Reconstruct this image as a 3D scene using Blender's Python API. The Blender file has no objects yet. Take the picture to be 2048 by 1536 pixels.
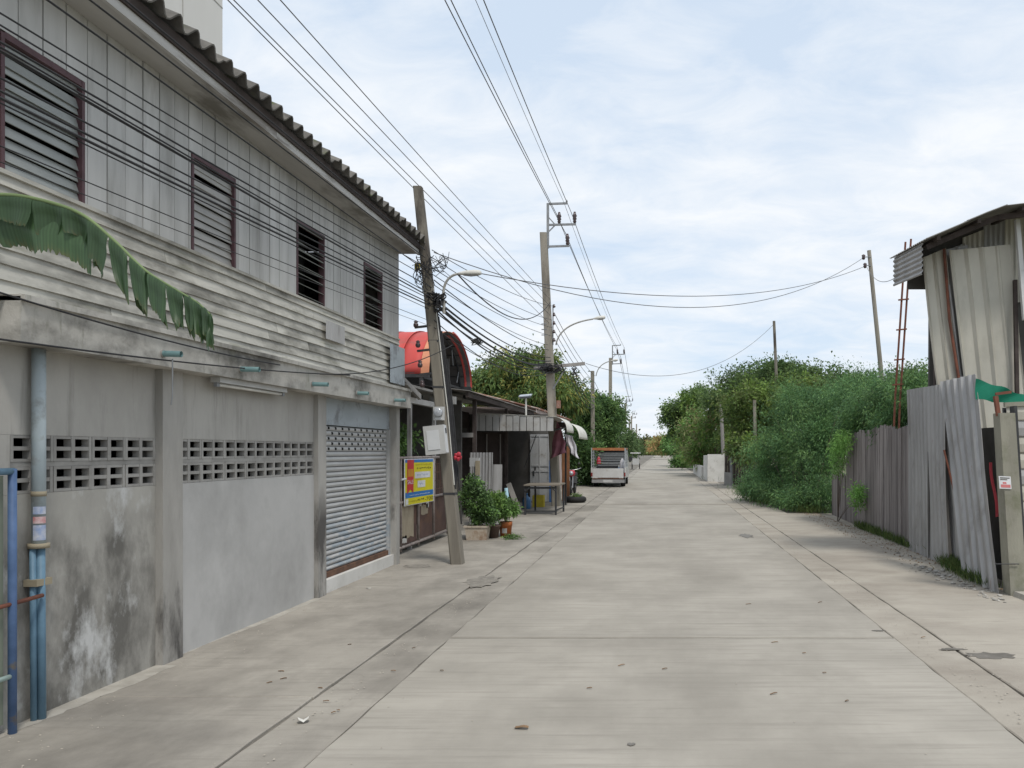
import bpy, math, random
import numpy as np
from mathutils import Vector, Matrix
random.seed(7); rng = np.random.default_rng(7)
R = math.radians
S = bpy.context.scene; COL = S.collection
# ------------------------------------------------------------------ camera, sky, sun, exposure
F, CX, CY, H = 1600.0, 1322.0, 902.0, 1.6          # focal length and street vanishing point in photo pixels, eye height
cd = bpy.data.cameras.new('camera'); cam = bpy.data.objects.new('camera', cd); COL.objects.link(cam)
cd.sensor_width = 36; cd.lens = F/2048*36; cd.shift_x = (1024-CX)/2048; cd.shift_y = (CY-768)/2048
cd.clip_start = .05; cd.clip_end = 3000
cam.location = (0, 0, H); cam.rotation_euler = (R(90), 0, 0); S.camera = cam
S.render.resolution_x = 1024; S.render.resolution_y = 768
SUN_EL, SUN_AZ = R(60), R(150)                     # azimuth clockwise from +Y: behind and right of the camera
wd = bpy.data.worlds.new('World'); S.world = wd; wd.use_nodes = True
nt = wd.node_tree; nt.nodes.clear(); N = nt.nodes.new; L = nt.links.new
sky = N('ShaderNodeTexSky'); sky.sky_type = 'NISHITA'; sky.sun_disc = False
sky.sun_elevation = SUN_EL; sky.sun_rotation = SUN_AZ; sky.air_density = 1.0; sky.dust_density = 1.2
tc = N('ShaderNodeTexCoord'); sep = N('ShaderNodeSeparateXYZ'); L(tc.outputs['Generated'], sep.inputs[0])
def wmath(op, a, b=None):
    m = N('ShaderNodeMath'); m.operation = op
    for i, v in enumerate((a, b)):
        if v is None: continue
        if isinstance(v, (int, float)): m.inputs[i].default_value = v
        else: L(v, m.inputs[i])
    return m.outputs[0]
zz = wmath('ADD', wmath('MAXIMUM', sep.outputs[2], 0.0), 0.22)
cmb = N('ShaderNodeCombineXYZ'); L(wmath('DIVIDE', sep.outputs[0], zz), cmb.inputs[0]); L(wmath('DIVIDE', sep.outputs[1], zz), cmb.inputs[1])
def wnoise(scale, detail, rough, dist, off):
    mp = N('ShaderNodeMapping'); mp.inputs['Location'].default_value = off; mp.inputs['Scale'].default_value = (1.0, 1.5, 1); mp.inputs['Rotation'].default_value = (0, 0, .5)
    L(cmb.outputs[0], mp.inputs[0]); n = N('ShaderNodeTexNoise'); n.inputs['Scale'].default_value = scale; n.inputs['Detail'].default_value = detail
    n.inputs['Roughness'].default_value = rough; n.inputs['Distortion'].default_value = dist; L(mp.outputs[0], n.inputs['Vector']); return n.outputs[0]
def wramp(v, a, b, c, d):
    m = N('ShaderNodeMapRange'); L(v, m.inputs[0])
    for i, q in enumerate((a, b, c, d)): m.inputs[i+1].default_value = q
    return m.outputs[0]
big = wramp(wnoise(1.1, 4, .5, .2, (3.1, 1.7, 0)), .33, .62, .0, 1.0)
fine = wramp(wnoise(4.2, 9, .62, .5, (.4, 5.2, 0)), .35, .68, .0, 1.0)
fac = wmath('ADD', wmath('MULTIPLY', big, .75), wmath('ADD', wmath('MULTIPLY', fine, .62), -.22))
fac = wmath('MINIMUM', wmath('MAXIMUM', fac, 0.0), 1.0)
veil = N('ShaderNodeMix'); veil.data_type = 'RGBA'; veil.inputs[0].default_value = .80; L(sky.outputs[0], veil.inputs[6]); veil.inputs[7].default_value = (6.75, 7.85, 9.2, 1)
mix = N('ShaderNodeMix'); mix.data_type = 'RGBA'; L(fac, mix.inputs[0]); L(veil.outputs[2], mix.inputs[6])
mix.inputs[7].default_value = (8.3, 8.6, 8.95, 1)
bg = N('ShaderNodeBackground'); bg.inputs[1].default_value = .1; L(mix.outputs[2], bg.inputs[0])
ow = N('ShaderNodeOutputWorld'); L(bg.outputs[0], ow.inputs[0])
sd = bpy.data.lights.new('sun', 'SUN'); sd.energy = 2.1; sd.angle = R(10); sd.color = (1, .955, .88)
so = bpy.data.objects.new('sun', sd); COL.objects.link(so)
sv = Vector((math.sin(SUN_AZ)*math.cos(SUN_EL), math.cos(SUN_AZ)*math.cos(SUN_EL), math.sin(SUN_EL)))
so.rotation_euler = sv.to_track_quat('Z', 'Y').to_euler(); so.location = sv*60
S.view_settings.view_transform = 'Standard'; S.view_settings.look = 'None'; S.view_settings.gamma = 1
S.view_settings.use_curve_mapping = False; S.view_settings.exposure = 0.18
S.render.engine = 'CYCLES'
# ------------------------------------------------------------------ pixel helpers: a pixel gives a direction, the depth Y comes from what it touches
def P(px, py, Y): return Vector(((px-CX)*Y/F, Y, H-(py-CY)*Y/F))
def G(px, py): return P(px, py, F*H/(py-CY))            # on the ground
def YW(px, X): return X*F/(px-CX)                       # depth where the pixel column meets the plane X
# ------------------------------------------------------------------ materials
def mat(name, c1, c2=None, scale=3, stretch=(1,1,1), detail=6, rough=.85, bump=0, bscale=None, bstretch=None, metal=0,
        stain=None, sscale=1.2, sstretch=(1,1,1), slo=.5, shi=.62, samt=1.0, zr=None, stain2=None, s2scale=5, s2stretch=(1,1,1), s2lo=.55, s2hi=.7, rnd=0, spec=.3, lo=.35, hi=.65, attr=None, transl=0, emit=None):
    m = bpy.data.materials.new(name); m.use_nodes = True; t = m.node_tree; n = t.nodes; ln = t.links.new
    b = n['Principled BSDF']; b.inputs['Roughness'].default_value = rough; b.inputs['Metallic'].default_value = metal; b.inputs['Specular IOR Level'].default_value = spec
    geo = n.new('ShaderNodeNewGeometry'); oi = n.new('ShaderNodeObjectInfo')
    pos = geo.outputs['Position']
    if rnd:
        sc = n.new('ShaderNodeVectorMath'); sc.operation = 'SCALE'; sc.inputs[0].default_value = (7.3, 3.1, 11.7); ln(oi.outputs['Random'], sc.inputs['Scale'])
        ad = n.new('ShaderNodeVectorMath'); ln(pos, ad.inputs[0]); ln(sc.outputs[0], ad.inputs[1]); pos = ad.outputs[0]
    def noise(s, st, d=6, r=.6):
        mp = n.new('ShaderNodeMapping'); mp.inputs['Scale'].default_value = st; ln(pos, mp.inputs[0])
        q = n.new('ShaderNodeTexNoise'); q.inputs['Scale'].default_value = s; q.inputs['Detail'].default_value = d; q.inputs['Roughness'].default_value = r; ln(mp.outputs[0], q.inputs['Vector']); return q.outputs[0]
    def rng_(v, a, b_, c=0, d=1):
        q = n.new('ShaderNodeMapRange'); ln(v, q.inputs[0])
        for i, k in enumerate((a, b_, c, d)): q.inputs[i+1].default_value = k
        return q.outputs[0]
    def mixc(f, a, bb):
        q = n.new('ShaderNodeMix'); q.data_type = 'RGBA'
        if isinstance(f, float): q.inputs[0].default_value = f
        else: ln(f, q.inputs[0])
        for i, v in ((6, a), (7, bb)):
            if isinstance(v, tuple): q.inputs[i].default_value = (*v, 1)
            else: ln(v, q.inputs[i])
        return q.outputs[2]
    def mul(a, bb):
        q = n.new('ShaderNodeMath'); q.operation = 'MULTIPLY'; ln(a, q.inputs[0])
        if isinstance(bb, float): q.inputs[1].default_value = bb
        else: ln(bb, q.inputs[1])
        return q.outputs[0]
    if c2 is None: c2 = tuple(v*.8 for v in c1)
    c = mixc(rng_(noise(scale, stretch, detail), lo, hi), c1, c2)
    if stain:
        f = mul(rng_(noise(sscale, sstretch, 8, .65), slo, shi), samt)
        if zr:
            sp = n.new('ShaderNodeSeparateXYZ'); ln(geo.outputs['Position'], sp.inputs[0]); f = mul(f, rng_(sp.outputs[zr[2] if len(zr) > 2 else 2], zr[0], zr[1]))
        c = mixc(f, c, stain)
    if stain2: c = mixc(rng_(noise(s2scale, s2stretch, 8, .65), s2lo, s2hi), c, stain2)
    if attr:
        a = n.new('ShaderNodeAttribute'); a.attribute_name = attr; c = a.outputs['Color']
    if rnd:
        hs = n.new('ShaderNodeHueSaturation'); ln(c, hs.inputs['Color']); ln(rng_(oi.outputs['Random'], 0, 1, 1-rnd, 1+rnd), hs.inputs['Value']); c = hs.outputs[0]
    ln(c, b.inputs['Base Color'])
    if bump:
        bp = n.new('ShaderNodeBump'); bp.inputs['Strength'].default_value = 1; bp.inputs['Distance'].default_value = bump
        ln(noise(bscale or scale*8, bstretch or stretch, 5), bp.inputs['Height']); ln(bp.outputs[0], b.inputs['Normal'])
    if transl:
        tr = n.new('ShaderNodeBsdfTranslucent'); ln(c, tr.inputs[0]); ms = n.new('ShaderNodeMixShader'); ms.inputs[0].default_value = transl
        ln(b.outputs[0], ms.inputs[1]); ln(tr.outputs[0], ms.inputs[2]); ln(ms.outputs[0], n['Material Output'].inputs[0])
    return m
M = {}
M['road'] = mat('road_concrete', (.375,.348,.303), (.30,.278,.241), 1.4, (.7,1,1), 10, .92, .0025, 70, (.25,1.6,1), stain=(.20,.183,.157), sscale=.55, sstretch=(1.1,.5,1), slo=.44, shi=.74, samt=.75, stain2=(.24,.22,.19), s2scale=8, s2stretch=(.12,2.2,1), s2lo=.50, s2hi=.80)
M['pave'] = mat('pavement_concrete', (.36,.333,.29), (.275,.253,.22), 1.6, (.8,1,1), 10, .93, .003, 60, (.5,1.5,1), stain=(.14,.128,.11), sscale=.8, sstretch=(1,.55,1), slo=.44, shi=.68, samt=.85, stain2=(.21,.192,.167), s2scale=7, s2stretch=(.2,2.4,1), s2lo=.52, s2hi=.8)
M['dust'] = mat('pale_wall_dust', (.42,.395,.35), (.29,.27,.235), 5, (1,1,1), 8, .97)
M['verge'] = mat('verge_concrete', (.385,.352,.30), (.31,.28,.238), 1.3, (.8,1,1), 10, .95, .004, 50, stain=(.205,.175,.145), sscale=.8, sstretch=(.6,1.2,1), slo=.47, shi=.72, samt=.75, stain2=(.24,.22,.19), s2scale=7, s2stretch=(.2,2,1), s2lo=.54, s2hi=.8)
M['dirt'] = mat('dirt_ground', (.15,.135,.085), (.10,.105,.055), 1.2, rough=1, bump=.01, stain=(.16,.17,.09), sscale=.5)
M['joint'] = mat('joint_filler', (.075,.068,.06), (.26,.24,.205), 2.2, rough=1)
M['wet'] = mat('oil_patch', (.12,.11,.095), (.19,.175,.155), 6, rough=.55)
M['plaster'] = mat('grey_plaster', (.43,.415,.385), (.345,.33,.305), 1.3, (1,1,.7), 8, .93, .002, 40, stain2=(.25,.24,.22), s2scale=7, s2stretch=(1,1,.12), s2lo=.56, s2hi=.75, stain=(.30,.29,.27), sscale=2, sstretch=(1,1,.3), slo=.5, shi=.75)
M['plaster_stain'] = mat('stained_plaster', (.41,.395,.36), (.31,.298,.272), 1.6, (1,1,.5), 8, .93, .003, 40, stain=(.105,.10,.09), sscale=2.1, sstretch=(1,1,.6), slo=.41, shi=.60, samt=.85, zr=(1.22,1.0), stain2=(.52,.52,.51), s2scale=2.6, s2stretch=(1,1,.6), s2lo=.56, s2hi=.68)
M['panel_smooth'] = mat('smooth_grey_render', (.475,.468,.455), (.40,.394,.383), 1.1, (1,1,.9), 5, .8, .001, 30, stain=(.27,.265,.255), sscale=.9, sstretch=(1,1,.8), slo=.48, shi=.72, samt=.8)
M['beam'] = mat('weathered_beam', (.52,.50,.46), (.38,.365,.33), 2.2, (1,1,.8), 8, .95, .004, 30, stain=(.10,.095,.085), sscale=1.6, sstretch=(1,1,1.4), slo=.46, shi=.64, samt=.85, stain2=(.18,.18,.14), s2scale=5, s2stretch=(1,1.3,.35), s2lo=.58, s2hi=.75)
M['column'] = mat('concrete_column', (.38,.365,.34), (.28,.27,.25), 3, (1,1,.3), 8, .95, .003, 40, stain=(.09,.085,.08), sscale=2.4, sstretch=(1.5,1.5,.45), slo=.5, shi=.65, zr=(1.25,.85))
M['vent'] = mat('vent_block_concrete', (.36,.35,.33), (.27,.26,.245), 5, rough=.95, bump=.002, rnd=.1)
M['board'] = mat('whitewashed_board', (.54,.54,.53), (.41,.41,.40), 3, (1,1,.12), 8, .9, .002, 24, (1,1,.1), stain=(.23,.225,.21), sscale=4, sstretch=(1,1,.18), slo=.5, shi=.72, samt=.7, rnd=.09)
M['siding'] = mat('lap_siding', (.55,.535,.485), (.42,.41,.37), 2.2, (1,.25,2), 8, .92, .003, 20, (1,.2,2), stain=(.11,.105,.09), sscale=1.2, sstretch=(1,.8,2.2), slo=.46, shi=.66, samt=.85, stain2=(.22,.22,.16), s2scale=3.5, s2stretch=(1,.4,3), s2lo=.58, s2hi=.75, rnd=.06)
M['soffit'] = mat('soffit_board', (.46,.45,.43), (.36,.35,.33), 3, (1,.15,1), rough=.9, stain=(.2,.19,.17), sscale=2, sstretch=(1,.3,1))
M['fascia'] = mat('fascia_board', (.56,.55,.53), (.44,.43,.41), 3, (1,.15,2), rough=.85, stain=(.24,.22,.2), sscale=3, sstretch=(1,.3,3), rnd=.05)
M['purple'] = mat('maroon_frame_paint', (.115,.062,.07), (.075,.042,.048), 8, rough=.6)
M['darkwood'] = mat('dark_old_wood', (.075,.06,.055), (.045,.036,.033), 6, (1,.3,1), rough=.9)
M['louvre'] = mat('frosted_louvre', (.30,.315,.30), (.22,.235,.225), 5, (1,.4,1), rough=.35, spec=.5, rnd=.12)
M['louvre_b'] = mat('clouded_louvre', (.34,.33,.305), (.26,.255,.235), 5, (1,.4,1), rough=.4, spec=.5, rnd=.1)
M['tile'] = mat('fibre_cement_roof_tile', (.175,.165,.15), (.10,.095,.088), 5, rough=1, bump=.004, stain=(.10,.12,.045), sscale=4, slo=.55, shi=.7, rnd=.15)
M['shutter'] = mat('shutter_paint', (.47,.47,.46), (.39,.39,.385), 4, (1,.5,1), rough=.5, spec=.4, stain=(.27,.32,.36), sscale=7, sstretch=(1,.5,2.5), slo=.46, shi=.56, samt=.9, zr=(1.0,.62), stain2=(.36,.36,.35), s2scale=1.5, rnd=.05)
M['shutter_head'] = mat('shutter_hood_sheet', (.37,.41,.44), (.30,.335,.36), 2, (1,.6,2), rough=.55, stain=(.19,.2,.21), sscale=3)
M['rust'] = mat('rust', (.155,.085,.055), (.085,.05,.036), 9, rough=.95, bump=.002)
M['rustbar'] = mat('red_oxide_steel', (.22,.085,.055), (.13,.055,.04), 7, rough=.85)
M['teal'] = mat('teal_pvc', (.22,.36,.36), (.16,.27,.28), 6, rough=.5, stain=(.12,.13,.12), sscale=8, slo=.55, shi=.7)
M['pipe_grey'] = mat('grey_blue_pvc', (.40,.455,.475), (.31,.365,.39), 5, (1,1,.4), rough=.5, stain=(.25,.26,.25), sscale=4)
M['pipe_blue'] = mat('blue_pipe_paint', (.145,.25,.34), (.10,.18,.25), 7, rough=.5)
M['gate_blue'] = mat('deep_blue_paint', (.10,.165,.31), (.07,.12,.23), 9, rough=.55, stain=(.2,.17,.13), sscale=6, slo=.6, shi=.7)
M['greenpanel'] = mat('faded_green_sheet', (.24,.27,.21), (.17,.19,.15), 2, rough=.8)
M['strap'] = mat('yellowed_tape', (.36,.31,.22), rough=.7)
M['print_blue'] = mat('blue_sticker', (.25,.33,.52), (.5,.52,.58), 25, rough=.5)
M['print_red'] = mat('red_sticker', (.50,.22,.22), (.6,.5,.5), 25, rough=.5)
M['tower'] = mat('pale_rendered_tower', (.66,.645,.62), (.61,.595,.57), .3, (1,1,.4), rough=.9)
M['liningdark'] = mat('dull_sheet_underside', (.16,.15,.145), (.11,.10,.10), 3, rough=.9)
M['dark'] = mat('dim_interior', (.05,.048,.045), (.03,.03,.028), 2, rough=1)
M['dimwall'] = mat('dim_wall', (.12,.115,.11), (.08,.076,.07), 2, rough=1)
M['pole'] = mat('concrete_pole', (.32,.295,.25), (.24,.22,.185), 4, (1,1,.2), 8, .95, .003, 40, stain=(.14,.125,.105), sscale=3, sstretch=(1,1,.25), slo=.52, shi=.7)
M['poledark'] = mat('old_dark_pole', (.235,.215,.178), (.155,.14,.118), 5, (1,1,.12), 8, .95, .003, 40, (1,1,.15), stain=(.085,.075,.065), sscale=1.4, sstretch=(2,2,.6), slo=.5, shi=.62, zr=(2.9,3.2))
M['steel'] = mat('galvanised_steel', (.30,.31,.32), (.22,.23,.24), 8, rough=.55, metal=.3)
M['insul'] = mat('brown_porcelain', (.07,.045,.045), (.05,.03,.03), 8, rough=.25, spec=.6)
M['wire'] = mat('black_cable', (.022,.022,.024), (.035,.035,.037), 8, rough=.7)
M['wiregrey'] = mat('grey_conductor', (.13,.13,.135), (.1,.1,.1), 8, rough=.6)
M['lamp'] = mat('lamp_housing', (.62,.61,.57), (.54,.53,.49), 6, rough=.5)
M['lamparm'] = mat('lamp_arm_steel', (.38,.375,.35), (.28,.27,.25), 6, rough=.6)
M['boxgrey'] = mat('grey_cabinet', (.50,.50,.49), (.44,.44,.43), 5, rough=.5)
M['boxlight'] = mat('cabinet_door', (.60,.61,.62), (.55,.56,.57), 5, rough=.45)
M['glass'] = mat('meter_glass', (.45,.47,.5), (.3,.32,.35), 20, rough=.1, spec=.8)
M['redroof'] = mat('red_roof_sheet', (.55,.075,.065), (.46,.065,.058), 2, rough=.6, spec=.3, stain=(.36,.09,.075), sscale=3, slo=.5, shi=.7)
M['orangetrim'] = mat('faded_orange_trim', (.62,.27,.15), (.52,.21,.12), 4, rough=.55)
M['rooftin'] = mat('dull_roof_tin', (.26,.255,.245), (.18,.17,.16), 3, rough=.7, stain=(.16,.11,.085), sscale=2, slo=.55, shi=.7)
M['tin'] = mat('grey_corrugated_tin', (.40,.395,.39), (.31,.305,.30), 3, (1,1,.25), 8, .5, .001, 30, metal=.25, stain=(.19,.18,.165), sscale=3, sstretch=(1,1,.3), slo=.54, shi=.72, samt=.8, stain2=(.22,.12,.075), s2scale=4, s2stretch=(2,2,.35), s2lo=.66, s2hi=.76, rnd=.08)
M['tinwarm'] = mat('sun_bleached_tin', (.54,.515,.445), (.43,.41,.355), 2.2, (1,1,.35), 8, .5, .002, 12, metal=.2, stain=(.28,.26,.22), sscale=1.7, sstretch=(1,1,.4), slo=.52, shi=.72, samt=.7, stain2=(.24,.085,.05), s2scale=3.2, s2stretch=(2.6,1,.4), s2lo=.70, s2hi=.76, rnd=.04)
M['awning'] = mat('awning_tin', (.47,.465,.45), (.38,.375,.36), 4, (1,1,.3), rough=.5, metal=.15, stain=(.27,.24,.2), sscale=3, slo=.55, shi=.7)
M['awnwhite'] = mat('bleached_awning_edge', (.66,.65,.60), (.54,.53,.48), 4, rough=.6, stain=(.35,.33,.28), sscale=5, slo=.55, shi=.7)
M['brownroof'] = mat('brown_red_roof_tile', (.30,.15,.105), (.20,.11,.085), 4, rough=.9, stain=(.38,.33,.29), sscale=2.5)
M['pinkwall'] = mat('pinkish_render', (.50,.42,.39), (.42,.35,.33), 3, rough=.9)
M['white'] = mat('white_paint', (.66,.66,.65), (.57,.57,.56), 4, rough=.6, stain=(.40,.37,.33), sscale=4, slo=.56, shi=.72)
M['wallwhite'] = mat('whitewashed_wall', (.62,.61,.585), (.52,.51,.48), 2, rough=.9, stain=(.3,.28,.25), sscale=1.6, slo=.55, shi=.72)
M['doorwhite'] = mat('dull_white_door_paint', (.48,.49,.50), (.40,.41,.42), 4, (1,1,.3), rough=.6, stain=(.24,.22,.2), sscale=4, slo=.55, shi=.7)
M['blue'] = mat('blue_paint', (.09,.19,.42), rough=.6)
M['gate_brown'] = mat('maroon_gate_sheet', (.125,.075,.062), (.085,.052,.045), 4, rough=.8, stain=(.17,.095,.06), sscale=3, slo=.5, shi=.7)
M['gate_frame'] = mat('weathered_gate_pipe', (.33,.29,.27), (.21,.17,.155), 8, rough=.7)
M['paper'] = mat('torn_white_paper', (.62,.61,.57), (.50,.48,.44), 8, rough=.95, stain=(.3,.25,.19), sscale=9, slo=.55, shi=.68)
M['paperbrown'] = mat('browned_paper', (.40,.34,.25), (.30,.25,.18), 7, (1,1,.4), rough=.95)
M['papergreen'] = mat('pale_green_paper', (.38,.48,.44), rough=.95)
M['s_yellow'] = mat('sign_yellow', (.66,.58,.02), (.60,.53,.02), 3, rough=.5)
M['s_blue'] = mat('sign_blue', (.03,.17,.46), (.025,.15,.41), 3, rough=.5)
M['s_red'] = mat('sign_red', (.55,.035,.04), (.48,.03,.035), 3, rough=.5)
M['s_orange'] = mat('sign_orange', (.62,.26,.03), rough=.5)
M['s_white'] = mat('sign_white', (.72,.72,.74), rough=.5)
M['s_ink'] = mat('sign_ink', (.06,.055,.03), rough=.6)
M['s_faint'] = mat('sign_faint_print', (.42,.36,.03), rough=.6)
M['s_pen'] = mat('sign_pen_marks', (.42,.46,.58), rough=.6)
M['planter'] = mat('cream_planter', (.52,.46,.38), (.42,.36,.29), 5, rough=.8, stain=(.26,.16,.1), sscale=4, slo=.5, shi=.68)
M['pot'] = mat('brown_pot', (.135,.09,.07), (.09,.062,.05), 5, rough=.8)
M['bucket'] = mat('orange_bucket', (.48,.155,.05), (.40,.12,.04), 5, rough=.6, stain=(.25,.12,.06), sscale=5)
M['soil'] = mat('soil', (.055,.04,.03), rough=1)
M['cyanpipe'] = mat('pale_blue_pipe', (.30,.47,.55), rough=.5)
M['plank'] = mat('grey_plank', (.30,.285,.27), (.21,.2,.19), 4, (1,1,.2), rough=.9, rnd=.1)
M['fence'] = mat('weathered_fence_plank', (.275,.25,.24), (.185,.165,.16), 5, (2,2,.15), 8, .95, .003, 30, (2,2,.12), stain=(.12,.105,.10), sscale=4, sstretch=(2,2,.25), slo=.52, shi=.7, rnd=.2)
M['post'] = mat('concrete_gate_post', (.31,.30,.245), (.235,.225,.185), 3, (1,1,.4), 8, .95, .004, 40, stain=(.15,.155,.10), sscale=2.5, slo=.5, shi=.7)
M['green'] = mat('green_tarp', (.012,.22,.13), (.01,.17,.10), 5, rough=.6)
M['redcloth'] = mat('red_plastic', (.45,.04,.06), (.35,.03,.045), 9, rough=.5)
M['pink'] = mat('mauve_cloth', (.30,.13,.165), (.22,.095,.12), 6, rough=.95)
M['wcloth'] = mat('white_cloth', (.66,.65,.68), (.55,.54,.57), 6, rough=.95)
M['black'] = mat('black_rubber', (.02,.02,.02), (.03,.03,.03), 6, rough=.8)
M['tablewood'] = mat('old_table_board', (.24,.21,.17), (.16,.14,.115), 6, (.3,1,1), rough=.85)
M['darksteel'] = mat('dark_painted_steel', (.035,.037,.042), (.055,.055,.055), 8, rough=.6)
M['yellow'] = mat('yellow_plastic', (.50,.40,.04), rough=.6)
M['bluejug'] = mat('blue_plastic', (.07,.17,.33), rough=.4)
M['truck'] = mat('white_truck_paint', (.54,.54,.53), (.46,.455,.44), 3, rough=.35, spec=.5, stain=(.38,.35,.31), sscale=4, slo=.58, shi=.75)
M['truckgrey'] = mat('light_grey_rack', (.42,.44,.45), (.33,.35,.36), 6, rough=.5, metal=.2)
M['orange'] = mat('orange_paint', (.40,.16,.065), (.30,.12,.055), 6, rough=.5)
M['taillight'] = mat('red_lens', (.22,.03,.028), rough=.25, spec=.6)
M['chrome'] = mat('dull_chrome', (.5,.5,.5), rough=.3, metal=.8)
M['windowglass'] = mat('dark_glass', (.03,.035,.04), rough=.1, spec=.6)
M['brownboard'] = mat('orange_brown_board', (.28,.125,.06), (.2,.09,.045), 5, rough=.8)
M['bark'] = mat('bark', (.14,.11,.085), (.085,.068,.055), 8, (1,1,.3), rough=1, bump=.01)
M['leafmat'] = mat('foliage', (.1,.1,.1), attr='Col', rough=.6, transl=.36, spec=.25)
M['banana'] = mat('banana_leaf', (.1,.1,.1), attr='Col', rough=.4, transl=.4, spec=.45)
M['bananarib'] = mat('banana_midrib', (.16,.22,.09), rough=.5)
M['stem'] = mat('banana_stem', (.14,.17,.07), (.09,.075,.04), 4, (1,1,.3), rough=.7)
M['stone'] = mat('rubble_stone', (.40,.38,.35), (.29,.275,.25), 8, rough=1, rnd=.25)
M['gravel'] = mat('beige_gravel', (.42,.385,.33), (.31,.28,.235), 9, rough=1)
M['dryleaf'] = mat('dry_leaf', (.22,.14,.08), (.15,.1,.06), 10, rough=.9, rnd=.3)
M['solar'] = mat('solar_glass', (.45,.5,.56), rough=.15, spec=.7)
M['solarback'] = mat('lamp_underside', (.1,.11,.11), rough=.5)
M['sticker_red'] = mat('red_print', (.62,.2,.2), rough=.6)
M['mortar'] = mat('rough_mortar', (.29,.27,.235), (.18,.165,.145), 9, rough=1, bump=.01)
M['slabpale'] = mat('pale_slab', (.42,.395,.35), (.30,.28,.245), 5, rough=.95)
M['yellowinsul'] = mat('yellow_insulator', (.60,.48,.04), rough=.5)
M['oliveroof'] = mat('orange_earth', (.36,.17,.07), (.30,.22,.1), .4, rough=1)
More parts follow.
